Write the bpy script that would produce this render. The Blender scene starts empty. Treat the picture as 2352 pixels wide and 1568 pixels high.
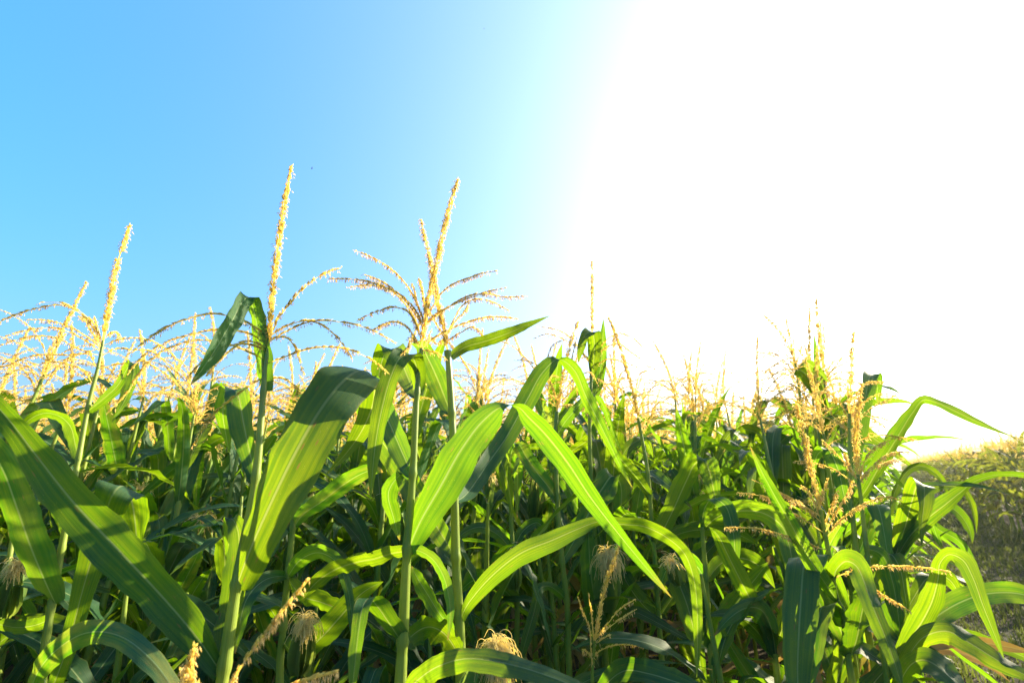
import bpy, math, random
import numpy as np
from math import sin, cos, tan, pi, radians
random.seed(11); RNG = np.random.default_rng(11)
C = bpy.context.scene.collection
SC = bpy.context.scene

# ------------------------------------------------------------------ camera geometry
FPX = 1045.0            # focal length in pixels of a 2352 px wide picture
PITCH = radians(15.5)
CAMZ = 1.40
SUN_AZ, SUN_EL = radians(60.0), radians(22.0)
ROW = radians(38.0)     # direction of the crop rows and of the grass path
RD = np.array([sin(ROW), cos(ROW), 0.0]); RL = np.array([cos(ROW), -sin(ROW), 0.0])

def U(px, py, Y):
    """point on the upright plane at distance Y seen at a pixel; also metres per pixel there"""
    u = (px - 1176.0) / FPX; v = (784.0 - py) / FPX
    y = cos(PITCH) - v * sin(PITCH); z = sin(PITCH) + v * cos(PITCH)
    t = Y / y
    return np.array([u * t, Y, CAMZ + z * t]), t / FPX

CAM = np.array([0, 0, CAMZ])
UP = np.array([0, 0, 1.0])
CR = np.array([1.0, 0, 0]); CU = np.array([0, -sin(PITCH), cos(PITCH)])     # the picture's right and up in the scene
def nrm(a):
    a = np.asarray(a, float)
    return a / np.maximum(np.linalg.norm(a, axis=-1, keepdims=True), 1e-9)

def spline(P, n):
    """centripetal-like Catmull-Rom through the rows of P (any width), n samples evenly spaced along it"""
    P = np.asarray(P, float); k = len(P)
    if k == 2:
        t = np.linspace(0, 1, n)[:, None]; return P[0] * (1 - t) + P[1] * t
    d = np.linalg.norm(np.diff(P[:, :3], axis=0), axis=1); d = np.maximum(d, 1e-5)
    kn = np.concatenate([[0], np.cumsum(d ** 0.75)])
    M = np.zeros_like(P)
    sl = np.diff(P, axis=0) / np.diff(kn)[:, None]
    h = np.diff(kn)
    for i in range(1, k - 1):
        M[i] = (sl[i - 1] * h[i] + sl[i] * h[i - 1]) / (h[i] + h[i - 1])
    M[0] = 1.5 * sl[0] - .5 * M[1]; M[-1] = 1.5 * sl[-1] - .5 * M[-2]
    def ev(x):
        i = np.clip(np.searchsorted(kn, x, side='right') - 1, 0, k - 2)
        hh = h[i][:, None]; s = ((x - kn[i]) / h[i])[:, None]
        return ((2*s**3 - 3*s**2 + 1) * P[i] + (s**3 - 2*s**2 + s) * hh * M[i] + (-2*s**3 + 3*s**2) * P[i+1] + (s**3 - s**2) * hh * M[i+1])
    xs = np.linspace(0, kn[-1], 300); Q = ev(xs)
    L = np.concatenate([[0], np.cumsum(np.linalg.norm(np.diff(Q[:, :3], axis=0), axis=1))])
    return ev(np.interp(np.linspace(0, L[-1], n), L, xs))

def seglen(P):
    return np.concatenate([[0], np.cumsum(np.linalg.norm(np.diff(P, axis=0), axis=1))])

# ------------------------------------------------------------------ mesh builder
class MB:
    def __init__(self): self.v = []; self.f = []; self.uv = []; self.m = []; self.n = 0
    def add(self, V, F, uv=None, mat=0):
        V = np.asarray(V, float).reshape(-1, 3); F = np.asarray(F, int)
        self.v.append(V); self.f.append(F + self.n); self.m.append(np.full(len(F), mat))
        self.uv.append(np.zeros((len(V), 3)) if uv is None else np.column_stack([uv, np.zeros((len(V), 3 - np.shape(uv)[1]))])); self.n += len(V)
    def arrays(self):
        V = np.concatenate(self.v); uv = np.concatenate(self.uv)
        return V, self.f, uv, self.m
    def mesh(self, name, mats, origin=(0, 0, 0)):
        V, F, uv, M = self.arrays(); V = V - np.asarray(origin, float)
        me = bpy.data.meshes.new(name)
        me.vertices.add(len(V)); me.vertices.foreach_set('co', V.astype(np.float32).ravel())
        idx = np.concatenate([f.ravel() for f in F]).astype(np.int32)
        tot = np.concatenate([np.full(len(f), f.shape[1]) for f in F]); start = np.concatenate([[0], np.cumsum(tot)[:-1]]).astype(np.int32)
        me.loops.add(len(idx)); me.loops.foreach_set('vertex_index', idx)
        me.polygons.add(len(tot)); me.polygons.foreach_set('loop_start', start)
        me.update(calc_edges=True)
        me.polygons.foreach_set('material_index', np.concatenate(M).astype(np.int32))
        me.polygons.foreach_set('use_smooth', np.ones(len(tot), bool))
        l = me.uv_layers.new(name='UVMap'); l.data.foreach_set('uv', uv[idx][:, :2].astype(np.float32).ravel())
        l = me.uv_layers.new(name='Along'); l.data.foreach_set('uv', uv[idx][:, [2, 2]].astype(np.float32).ravel())
        for m in mats: me.materials.append(m)
        me.update(); return me
    def obj(self, name, mats, parent=None, origin=(0, 0, 0)):
        o = bpy.data.objects.new(name, self.mesh(name, mats, origin)); C.objects.link(o)
        if parent: o.parent = parent
        return o

def thing(name, label, cat, loc=(0, 0, 0), group=None):
    o = bpy.data.objects.new(name, None); C.objects.link(o); o.location = loc; o.empty_display_size = .1
    o['label'] = label; o['category'] = cat
    if group: o['group'] = group
    return o
def tag(o, label, cat, group=None, kind=None):
    o['label'] = label; o['category'] = cat
    if group: o['group'] = group
    if kind: o['kind'] = kind
    return o

def tube(mb, P, R, k=8, mat=0, cap=True):
    P = np.asarray(P, float); n = len(P); R = np.broadcast_to(R, (n,))
    T = nrm(np.gradient(P, axis=0)); a = np.array([0.31, 0.87, 0.2]) if abs(T[0] @ [.31, .87, .2]) < .85 else np.array([1., 0, 0])
    E = nrm(np.cross(T, a)); F = np.cross(T, E)
    th = np.linspace(0, 2 * pi, k, endpoint=False)
    V = P[:, None] + R[:, None, None] * (np.cos(th)[None, :, None] * E[:, None] + np.sin(th)[None, :, None] * F[:, None])
    s = seglen(P)
    uv = np.stack(np.broadcast_arrays((th / (2 * pi))[None, :], s[:, None]), -1)
    i = np.arange(n - 1)[:, None] * k; j = np.arange(k)[None, :]; jn = (j + 1) % k
    Q = np.stack([i + j, i + jn, i + k + jn, i + k + j], -1).reshape(-1, 4)
    mb.add(V.reshape(-1, 3), Q, uv.reshape(-1, 2), mat)
    if cap:
        mb.add(np.vstack([V[-1], P[-1:] + T[-1:] * R[-1] * .3]), [[q, (q + 1) % k, k] for q in range(k)], None, mat)

def spindles(mb, A, D, L, W, mat=0):
    """many little grain-shaped bodies: base A, direction D, length L, width W"""
    n = len(A)
    if n == 0: return
    D = nrm(D); r = RNG.normal(size=(n, 3)); E = nrm(np.cross(D, r)); F = np.cross(D, E)
    L = np.broadcast_to(L, (n,))[:, None]; W = np.broadcast_to(W, (n,))[:, None] / 2
    m = A + D * L * .42
    V = np.stack([A, m + E * W, m + F * W * .8, m - E * W, m - F * W * .8, A + D * L], 1)
    t = np.array([[0, 2, 1], [0, 3, 2], [0, 4, 3], [0, 1, 4], [5, 1, 2], [5, 2, 3], [5, 3, 4], [5, 4, 1]])
    F_ = (np.arange(n)[:, None, None] * 6 + t[None]).reshape(-1, 3)
    mb.add(V.reshape(-1, 3), F_, None, mat)

# ------------------------------------------------------------------ leaf
def env0(s): return np.clip(s / .15, 0, 1) * np.clip((1 - s) / .1, 0, 1)
def ribbon(mb, P, B, W, theta, ripple=.05, nu=8, mat=0, seed=None, crease=.03, rip_n=5.0):
    n = len(P); P = np.asarray(P)
    T = nrm(np.gradient(P, axis=0))
    B = B - T * np.sum(B * T, 1, keepdims=True)
    ln = np.linalg.norm(B, axis=1)
    for i in range(n):
        if ln[i] < .12 and i > 0:
            b = B[i - 1] - T[i] * (B[i - 1] @ T[i]); B[i] = b
        B[i] = B[i] / max(np.linalg.norm(B[i]), 1e-6)
    N = np.cross(B, T)
    c = np.linspace(-1, 1, nu + 1)[None, :]
    th = np.maximum(theta, .05)[:, None]; w = W[:, None] / 2
    R = w / th
    s = np.linspace(0, 1, n)[:, None]
    jag = 1 + .035 * np.sin(s * 23 + random.random() * 6) * np.sin(s * 61 + random.random() * 6) * np.where(np.abs(c) > .9, 1, 0) * env0(s)
    x = R * np.sin(c * th) * jag; z = R * (1 - np.cos(c * th)) - crease * W[:, None] * np.exp(-(c / .14) ** 2)
    s = np.linspace(0, 1, n)[:, None]
    ph = random.random() * 6.28; ph2 = random.random() * 6.28; L = seglen(P)[-1]
    env = np.clip(s / .15, 0, 1) * np.clip((1 - s) / .1, 0, 1)
    rp = ripple * W[:, None] * env * np.where(c > 0, np.sin(s * rip_n * 2 * pi + ph) + .5 * np.sin(s * rip_n * 4.7 * pi + ph2), np.sin(s * rip_n * 2.2 * pi + ph2) + .5 * np.sin(s * rip_n * 5.1 * pi + ph)) * np.abs(c) ** 1.6
    z = z + rp
    V = P[:, None] + B[:, None] * x[..., None] + N[:, None] * z[..., None]
    uv = np.stack(np.broadcast_arrays((c + 1) / 2, seglen(P)[:, None], s), -1)
    k = nu + 1; i = np.arange(n - 1)[:, None] * k; j = np.arange(nu)[None, :]
    Q = np.stack([i + j, i + j + 1, i + k + j + 1, i + k + j], -1).reshape(-1, 4)
    mb.add(V.reshape(-1, 3), Q, uv.reshape(-1, 3), mat)

def base_curl(n, a=1.5, b=.42, c=.18, s0=.10):
    s = np.linspace(0, 1, n)
    return np.where(s < s0, a + (b - a) * (s / s0), b + (c - b) * (s - s0) / (1 - s0))
# ------------------------------------------------------------------ materials
def new_mat(name):
    m = bpy.data.materials.new(name); m.use_nodes = True
    nt = m.node_tree; nt.nodes.clear(); return m, nt
class NT:
    def __init__(s, nt): s.nt = nt
    def n(s, t, **kw):
        o = s.nt.nodes.new(t)
        for k, v in kw.items():
            if k.startswith('i_'): o.inputs[int(k[2:]) if k[2:].isdigit() else k[2:].replace('_', ' ')].default_value = v
            else: setattr(o, k, v)
        return o
    def l(s, a, b): s.nt.links.new(a, b)
    def math(s, op, a, b=None, clamp=False):
        o = s.n('ShaderNodeMath', operation=op, use_clamp=clamp)
        for i, x in enumerate((a, b)):
            if x is None: continue
            if isinstance(x, (int, float)): o.inputs[i].default_value = x
            else: s.l(x, o.inputs[i])
        return o.outputs[0]
    def mix(s, fac, a, b, mode='MIX'):
        o = s.n('ShaderNodeMix', data_type='RGBA', blend_type=mode)
        for i, x in ((0, fac), (6, a), (7, b)):
            if isinstance(x, (int, float)): o.inputs[i].default_value = x
            elif isinstance(x, tuple): o.inputs[i].default_value = (*x, 1) if len(x) == 3 else x
            else: s.l(x, o.inputs[i])
        return o.outputs[2]
    def ramp(s, fac, a, b):
        o = s.n('ShaderNodeMapRange'); o.inputs[1].default_value = a; o.inputs[2].default_value = b; s.l(fac, o.inputs[0]); return o.outputs[0]

def leaf_mat(name, top_a, top_b, under, trans_a, trans_b, mid, tfac, rough=.54, spec=.20, dry=0.0):
    m, nt = new_mat(name); g = NT(nt)
    uv = g.n('ShaderNodeUVMap', uv_map='UVMap'); sp = g.n('ShaderNodeSeparateXYZ'); g.l(uv.outputs[0], sp.inputs[0])
    u, v = sp.outputs[0], sp.outputs[1]
    oi = g.n('ShaderNodeObjectInfo'); geo = g.n('ShaderNodeNewGeometry')
    rnd = oi.outputs['Random']
    seed = g.math('MULTIPLY', rnd, 37.0)
    cv = g.n('ShaderNodeCombineXYZ'); g.l(g.math('MULTIPLY', u, 46.0), cv.inputs[0]); g.l(g.math('MULTIPLY', v, 5.0), cv.inputs[1]); g.l(seed, cv.inputs[2])
    streak = g.n('ShaderNodeTexNoise', i_Scale=1.0, i_Detail=3.0, i_Roughness=.6); g.l(cv.outputs[0], streak.inputs['Vector'])
    cv2 = g.n('ShaderNodeCombineXYZ'); g.l(g.math('MULTIPLY', u, 2.4), cv2.inputs[0]); g.l(g.math('MULTIPLY', v, 9.0), cv2.inputs[1]); g.l(seed, cv2.inputs[2])
    blot = g.n('ShaderNodeTexNoise', i_Scale=1.0, i_Detail=4.0); g.l(cv2.outputs[0], blot.inputs['Vector'])
    # fine parallel veins
    vein = g.math('SINE', g.math('MULTIPLY', u, 230.0))
    vein = g.ramp(vein, -1.0, 1.0)
    # pale midrib
    d = g.math('ABSOLUTE', g.math('SUBTRACT', u, .5))
    rib = g.n('ShaderNodeMapRange', interpolation_type='SMOOTHSTEP'); rib.inputs[1].default_value = .035; rib.inputs[2].default_value = .012; g.l(d, rib.inputs[0]); rib = rib.outputs[0]
    f1 = g.math('ADD', g.math('MULTIPLY', g.ramp(streak.outputs[0], .3, .7), .55), g.math('MULTIPLY', g.ramp(blot.outputs[0], .3, .7), .45))
    col = g.mix(f1, top_a, top_b)
    col = g.mix(g.math('MULTIPLY', vein, .10), col, top_b)
    col = g.mix(g.math('MULTIPLY', geo.outputs['Backfacing'], .8), col, under)
    # small pale flecks
    cv3 = g.n('ShaderNodeCombineXYZ'); g.l(g.math('MULTIPLY', u, 30.0), cv3.inputs[0]); g.l(g.math('MULTIPLY', v, 160.0), cv3.inputs[1]); g.l(seed, cv3.inputs[2])
    vo = g.n('ShaderNodeTexVoronoi', i_Scale=1.0, i_Randomness=1.0); g.l(cv3.outputs[0], vo.inputs['Vector'])
    fleck = g.math('MULTIPLY', g.math('LESS_THAN', vo.outputs['Distance'], .13), g.math('GREATER_THAN', blot.outputs[0], .52))
    col = g.mix(g.math('MULTIPLY', fleck, .45), col, (.38, .38, .12))
    # yellowing towards the margin on some leaves
    edge = g.math('MULTIPLY', g.ramp(d, .455, .5), g.math('MULTIPLY', g.ramp(blot.outputs[0], .4, .65), .6))
    col = g.mix(edge, col, (.30, .26, .06))
    al = g.n('ShaderNodeUVMap', uv_map='Along'); sa = g.n('ShaderNodeSeparateXYZ'); g.l(al.outputs[0], sa.inputs[0])
    tipv = g.math('ADD', g.math('ADD', sa.outputs[0], g.math('MULTIPLY', g.math('SUBTRACT', streak.outputs[0], .5), .22)), g.math('MULTIPLY', g.math('SUBTRACT', rnd, .75), .16))
    tip = g.n('ShaderNodeMapRange', interpolation_type='SMOOTHSTEP'); tip.inputs[1].default_value = .93; tip.inputs[2].default_value = 1.0; g.l(tipv, tip.inputs[0]); tip = tip.outputs[0]
    cv5 = g.n('ShaderNodeCombineXYZ'); g.l(g.math('MULTIPLY', u, 11.0), cv5.inputs[0]); g.l(g.math('MULTIPLY', v, 34.0), cv5.inputs[1]); g.l(seed, cv5.inputs[2])
    vs = g.n('ShaderNodeTexVoronoi', i_Scale=1.0); g.l(cv5.outputs[0], vs.inputs['Vector'])
    spx = g.n('ShaderNodeSeparateXYZ'); g.l(vs.outputs['Color'], spx.inputs[0])
    spot = g.math('MULTIPLY', g.ramp(vs.outputs['Distance'], .24, .12), g.math('GREATER_THAN', spx.outputs[0], .80))
    hurt = g.math('MAXIMUM', tip, g.math('MULTIPLY', spot, .7))
    old = g.math('MULTIPLY', g.ramp(rnd, .72, 1.0), g.ramp(blot.outputs[0], .42, .62))
    col = g.mix(g.math('MULTIPLY', old, .7), col, (.20, .19, .045))
    col = g.mix(g.math('MULTIPLY', rib, .75), col, mid)
    col = g.mix(hurt, col, (.22, .14, .05))
    hs = g.n('ShaderNodeHueSaturation'); g.l(col, hs.inputs['Color'])
    g.l(g.math('ADD', g.math('MULTIPLY', rnd, .035), .485), hs.inputs['Hue']); g.l(g.math('ADD', g.math('MULTIPLY', rnd, .45), .78), hs.inputs['Value'])
    cv4 = g.n('ShaderNodeCombineXYZ'); g.l(g.math('MULTIPLY', u, 15.0), cv4.inputs[0]); g.l(g.math('MULTIPLY', v, 1.6), cv4.inputs[1]); g.l(seed, cv4.inputs[2])
    band = g.n('ShaderNodeTexNoise', i_Scale=1.0, i_Detail=2.0); g.l(cv4.outputs[0], band.inputs['Vector'])
    bf = g.ramp(band.outputs[0], .34, .66)
    tc = g.mix(g.math('ADD', g.math('MULTIPLY', f1, .45), g.math('MULTIPLY', bf, .55)), trans_a, trans_b)
    tc = g.mix(g.math('MULTIPLY', vein, .2), tc, trans_a)
    tc = g.mix(g.math('MULTIPLY', fleck, .35), tc, (.55, .6, .1))
    tc = g.mix(g.math('MULTIPLY', rib, .6), tc, (.42, .48, .12))
    tc = g.mix(g.math('MULTIPLY', old, .6), tc, (.46, .42, .03))
    tc = g.mix(hurt, tc, (.34, .20, .04))
    hs2 = g.n('ShaderNodeHueSaturation'); g.l(tc, hs2.inputs['Color'])
    g.l(g.math('ADD', g.math('MULTIPLY', rnd, .04), .48), hs2.inputs['Hue'])
    hgt = g.math('ADD', g.math('MULTIPLY', vein, .3), streak.outputs[0])
    bp = g.n('ShaderNodeBump', i_Strength=.22, i_Distance=.0012); g.l(hgt, bp.inputs['Height'])
    p = g.n('ShaderNodeBsdfPrincipled'); g.l(hs.outputs[0], p.inputs['Base Color']); g.l(bp.outputs[0], p.inputs['Normal'])
    g.l(g.math('ADD', g.math('MULTIPLY', f1, .22), rough - .1), p.inputs['Roughness']); p.inputs['Specular IOR Level'].default_value = spec
    t = g.n('ShaderNodeBsdfTranslucent'); g.l(hs2.outputs[0], t.inputs[0]); g.l(bp.outputs[0], t.inputs['Normal'])
    mx = g.n('ShaderNodeMixShader', i_0=tfac); g.l(p.outputs[0], mx.inputs[1]); g.l(t.outputs[0], mx.inputs[2])
    o = g.n('ShaderNodeOutputMaterial'); g.l(mx.outputs[0], o.inputs[0]); return m

LEAF = leaf_mat('leaf_green', (.014, .055, .022), (.034, .092, .030), (.045, .100, .040), (.062, .215, .003), (.315, .465, .004), (.22, .29, .12), .48)
LEAF_DRY = leaf_mat('leaf_drying', (.19, .13, .045), (.30, .21, .08), (.26, .19, .09), (.36, .23, .04), (.46, .32, .07), (.36, .27, .14), .35, rough=.6, spec=.2)
LEAF_OLIVE = leaf_mat('leaf_olive', (.042, .050, .018), (.082, .080, .028), (.085, .078, .03), (.11, .15, .010), (.34, .35, .02), (.20, .18, .09), .42, rough=.62, spec=.1)
HUSK = leaf_mat('husk_green', (.10, .19, .05), (.17, .27, .08), (.16, .25, .10), (.30, .45, .05), (.4, .52, .08), (.22, .32, .10), .3)

def stalk_mat():
    m, nt = new_mat('stalk_green'); g = NT(nt)
    uv = g.n('ShaderNodeUVMap', uv_map='UVMap'); sp = g.n('ShaderNodeSeparateXYZ'); g.l(uv.outputs[0], sp.inputs[0])
    oi = g.n('ShaderNodeObjectInfo')
    cv = g.n('ShaderNodeCombineXYZ'); g.l(g.math('MULTIPLY', sp.outputs[0], 34.0), cv.inputs[0]); g.l(g.math('MULTIPLY', sp.outputs[1], 4.0), cv.inputs[1]); g.l(g.math('MULTIPLY', oi.outputs['Random'], 20.0), cv.inputs[2])
    no = g.n('ShaderNodeTexNoise', i_Scale=1.0, i_Detail=3.0); g.l(cv.outputs[0], no.inputs['Vector'])
    geo = g.n('ShaderNodeTexCoord'); n2 = g.n('ShaderNodeTexNoise', i_Scale=9.0, i_Detail=4.0); g.l(geo.outputs['Object'], n2.inputs['Vector'])
    st = g.ramp(g.math('SINE', g.math('MULTIPLY', sp.outputs[0], 125.0)), -1, 1)
    col = g.mix(g.ramp(no.outputs[0], .3, .7), (.12, .20, .020), (.23, .30, .04))
    col = g.mix(g.math('MULTIPLY', st, .25), col, (.32, .37, .08))
    col = g.mix(g.math('MULTIPLY', g.ramp(n2.outputs[0], .55, .75), .5), col, (.30, .26, .09))
    bp = g.n('ShaderNodeBump', i_Strength=.2, i_Distance=.0005); g.l(g.math('ADD', st, no.outputs[0]), bp.inputs['Height'])
    p = g.n('ShaderNodeBsdfPrincipled', i_Roughness=.42); g.l(col, p.inputs['Base Color']); g.l(bp.outputs[0], p.inputs['Normal'])
    p.inputs['Subsurface Weight'].default_value = .0
    t = g.n('ShaderNodeBsdfTranslucent', i_0=(.50, .58, .06, 1)); mx = g.n('ShaderNodeMixShader', i_0=.26); g.l(p.outputs[0], mx.inputs[1]); g.l(t.outputs[0], mx.inputs[2])
    o = g.n('ShaderNodeOutputMaterial'); g.l(mx.outputs[0], o.inputs[0]); return m
STALK = stalk_mat()

def grain_mat(name, a, b, ta, tf, sc=260.0):
    m, nt = new_mat(name); g = NT(nt)
    tc = g.n('ShaderNodeTexCoord'); n = g.n('ShaderNodeTexNoise', i_Scale=sc, i_Detail=1.0); g.l(tc.outputs['Object'], n.inputs['Vector'])
    n2 = g.n('ShaderNodeTexNoise', i_Scale=14.0, i_Detail=2.0); g.l(tc.outputs['Object'], n2.inputs['Vector'])
    f = g.math('ADD', g.math('MULTIPLY', g.ramp(n.outputs[0], .35, .65), .55), g.math('MULTIPLY', g.ramp(n2.outputs[0], .35, .65), .45))
    col = g.mix(f, a, b)
    p = g.n('ShaderNodeBsdfPrincipled', i_Roughness=.55); g.l(col, p.inputs['Base Color']); p.inputs['Specular IOR Level'].default_value = .3
    t = g.n('ShaderNodeBsdfTranslucent', i_0=(*ta, 1)); mx = g.n('ShaderNodeMixShader', i_0=tf); g.l(p.outputs[0], mx.inputs[1]); g.l(t.outputs[0], mx.inputs[2])
    o = g.n('ShaderNodeOutputMaterial'); g.l(mx.outputs[0], o.inputs[0]); return m
GLUME = grain_mat('tassel_spikelet', (.54, .48, .12), (.86, .68, .27), (1.0, .84, .34), .80)
ANTHER = grain_mat('tassel_anther', (.90, .64, .30), (.95, .76, .44), (1.0, .82, .44), .80)
SILK = grain_mat('ear_silk', (.70, .57, .22), (.92, .80, .42), (1.0, .86, .38), .6, 60)
INSECT = grain_mat('insect_dark', (.03, .03, .05), (.06, .05, .07), (.1, .1, .1), .1)

def ground_mat(name, cols, sc):
    m, nt = new_mat(name); g = NT(nt)
    tc = g.n('ShaderNodeTexCoord'); n = g.n('ShaderNodeTexNoise', i_Scale=sc, i_Detail=8.0, i_Roughness=.65); g.l(tc.outputs['Object'], n.inputs['Vector'])
    n2 = g.n('ShaderNodeTexNoise', i_Scale=sc * .12, i_Detail=5.0); g.l(tc.outputs['Object'], n2.inputs['Vector'])
    c = g.mix(g.ramp(n.outputs[0], .35, .65), cols[0], cols[1]); c = g.mix(g.ramp(n2.outputs[0], .4, .65), c, cols[2])
    bp = g.n('ShaderNodeBump', i_Strength=.8, i_Distance=.03); g.l(n.outputs[0], bp.inputs['Height'])
    p = g.n('ShaderNodeBsdfPrincipled', i_Roughness=.95); g.l(c, p.inputs['Base Color']); g.l(bp.outputs[0], p.inputs['Normal']); p.inputs['Specular IOR Level'].default_value = .1
    o = g.n('ShaderNodeOutputMaterial'); g.l(p.outputs[0], o.inputs[0]); return m
SOIL = ground_mat('soil', ((.035, .024, .015), (.075, .052, .032), (.05, .045, .02)), 14.0)
TURF = ground_mat('path_turf', ((.028, .032, .012), (.055, .048, .022), (.045, .035, .022)), 9.0)
GRASS = grain_mat('grass_blade', (.03, .06, .01), (.085, .085, .028), (.16, .2, .03), .35, 3.0)
# ------------------------------------------------------------------ plant pieces
def leaf_profile(n, w, s_max=.3):
    s = np.linspace(0, 1, n)
    up = np.minimum(1, .58 + .42 * np.clip(s / s_max, 0, 1) ** .8)
    dn = np.clip(1 - np.clip((s - s_max) / (1 - s_max), 0, 1) ** 1.9, 0, 1)
    return w * up * dn + .0006

def gen_leaf_path(base, az, L, a0, a1, p=1.5, kink=None, twist=(0, 0), n=26, wob=.1):
    s = np.linspace(0, 1, n)
    th = a0 + (a1 - a0) * s ** p
    if kink: th = th + kink[1] / (1 + np.exp(-(s - kink[0]) / .012))
    th = np.clip(th, 0, radians(176))
    azs = az + wob * np.sin(s * 3 + az * 5) * s
    d = np.stack([np.sin(azs), np.cos(azs), 0 * s], 1)
    T = d * np.sin(th)[:, None] + UP * np.cos(th)[:, None]
    st = L / (n - 1)
    P = np.asarray(base) + np.concatenate([[[0, 0, 0]], np.cumsum((T[1:] + T[:-1]) / 2 * st, 0)])
    e = np.stack([np.cos(azs), -np.sin(azs), 0 * s], 1)
    tw = twist[0] + (twist[1] - twist[0]) * s ** 1.3; tw = tw * np.clip(s / .2, 0, 1)
    N = np.cross(e, T)
    B = e * np.cos(tw)[:, None] + N * np.sin(tw)[:, None]
    return P, B

def rand_leaf(mb, base, az, h, rng, n=26, nu=6, scale=1.0, low=False, wide=1.0):
    L = rng.uniform(.50, .78) * scale * (.8 if h > 1.25 else 1); w = rng.uniform(.042, .070) * scale * wide
    a0 = radians(rng.uniform(12, 32)) + (radians(8) if h < .8 else 0)
    k = None
    r = rng.random()
    if low: a1 = radians(rng.uniform(140, 172)); a0 += .35
    elif r < .38:
        a1 = a0 + radians(rng.uniform(5, 25)); k = (rng.uniform(.3, .62), radians(rng.uniform(80, 128)))
    elif r < .85: a1 = radians(rng.uniform(100, 165))
    else: a1 = radians(rng.uniform(35, 75))
    P, B = gen_leaf_path(base, az, L, a0, a1, rng.uniform(1.1, 2.2), k, (radians(rng.uniform(-25, 25)), radians(rng.uniform(-75, 75))), n, rng.uniform(-.35, .35))
    ribbon(mb, P, B, leaf_profile(n, w, rng.uniform(.25, .4)), base_curl(n, 1.3, .4, .15), ripple=rng.uniform(.05, .12), nu=nu, rip_n=rng.uniform(3, 6))

def branch_geom(mb, P, sl=.0085, sw=.0028, anther=.8, start=.06, spike=False, r0=.0011, thick=.012, hang=1.0, rk=5, step=.46):
    """one tassel branch (or the thick central spike) along the path P"""
    P = np.asarray(P); s = seglen(P); L = s[-1]
    tube(mb, P, np.linspace(r0 * (1.6 if spike else 1), r0 * .5, len(P)), rk, 0)
    T = nrm(np.gradient(P, axis=0))
    pos = np.arange(L * start, L * .985, sl * step)
    if len(pos) == 0: return
    at = lambda x: np.stack([np.interp(x, s, P[:, i]) for i in range(3)], 1)
    tg = lambda x: nrm(np.stack([np.interp(x, s, T[:, i]) for i in range(3)], 1))
    A, D, Ls, Ws = [], [], [], []; AA, AD = [], []
    ranks = 5 if spike else 2
    pos = pos[RNG.random(len(pos)) < .80 + .2 * np.sin(pos * 95 + RNG.uniform(0, 6))]
    if len(pos) == 0: return
    for k in range(ranks):
        x = pos + RNG.uniform(-.5, .5, len(pos)) * sl; x = np.clip(x, 0, L)
        c = at(x); t = tg(x)
        a = np.where(np.abs(t @ UP)[:, None] > .9, np.array([1., .2, 0]), UP)
        E = nrm(np.cross(t, a)); F = np.cross(E, t)
        if spike:
            ang = k * 2 * pi / ranks + np.arange(len(x)) * 1.1 + RNG.uniform(-.4, .4, len(x))
        else:
            ang = (pi / 2 + np.where((np.arange(len(x)) + k) % 2, 1, -1) * RNG.uniform(.55, 1.25, len(x)))
        rad = E * np.cos(ang)[:, None] + F * np.sin(ang)[:, None]
        f = x / L; tp = np.clip((1.02 - f) / .25, .35, 1)
        off = (thick * .16 * tp)[:, None] if spike else r0 * .8
        A.append(c + rad * off); D.append(t + rad * (RNG.uniform(.22, .5, len(x))[:, None] * (1.25 if spike else .75)))
        Ls.append(sl * RNG.uniform(.8, 1.25, len(x)) * tp ** .4); Ws.append(sw * RNG.uniform(.8, 1.25, len(x)))
        for q in range(3):
            m = RNG.random(len(x)) < anther * (.42 if q else .6) * np.clip(.55 + .7 * np.sin(f * 9 + k + x[0] * 90), .15, 1)
            if not m.any(): continue
            b = A[-1][m] + D[-1][m] * sl * .55
            dd = -UP * hang + RNG.normal(0, .28, (m.sum(), 3)) + (rad[m] * .55 if spike else t[m] * .15)
            b = b + nrm(dd) * RNG.uniform(0, .0045, (m.sum(), 1))
            AA.append(b); AD.append(dd)
    spindles(mb, np.concatenate(A), np.concatenate(D), np.concatenate(Ls), np.concatenate(Ws), 0)
    if AA:
        AA = np.concatenate(AA); AD = np.concatenate(AD)
        spindles(mb, AA, AD, sl * RNG.uniform(.5, .95, len(AA)), sw * RNG.uniform(.42, .66, len(AA)), 1)

def stalk_geom(mb, P, R, nodes_z, k=10, n=190):
    """culm with swollen nodes and the step of each leaf sheath"""
    Q = spline(np.column_stack([P, R]), n)
    r = Q[:, 3].copy(); z = Q[:, 2]
    for nz in nodes_z:
        r *= 1 + .24 * np.exp(-((z - nz) / .006) ** 2) + .09 * np.where(z > nz, np.exp(-(z - nz) / .06), 0) - .07 * np.exp(-((z - nz + .014) / .009) ** 2)
    tube(mb, Q[:, :3], r, k, 0)

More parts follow.
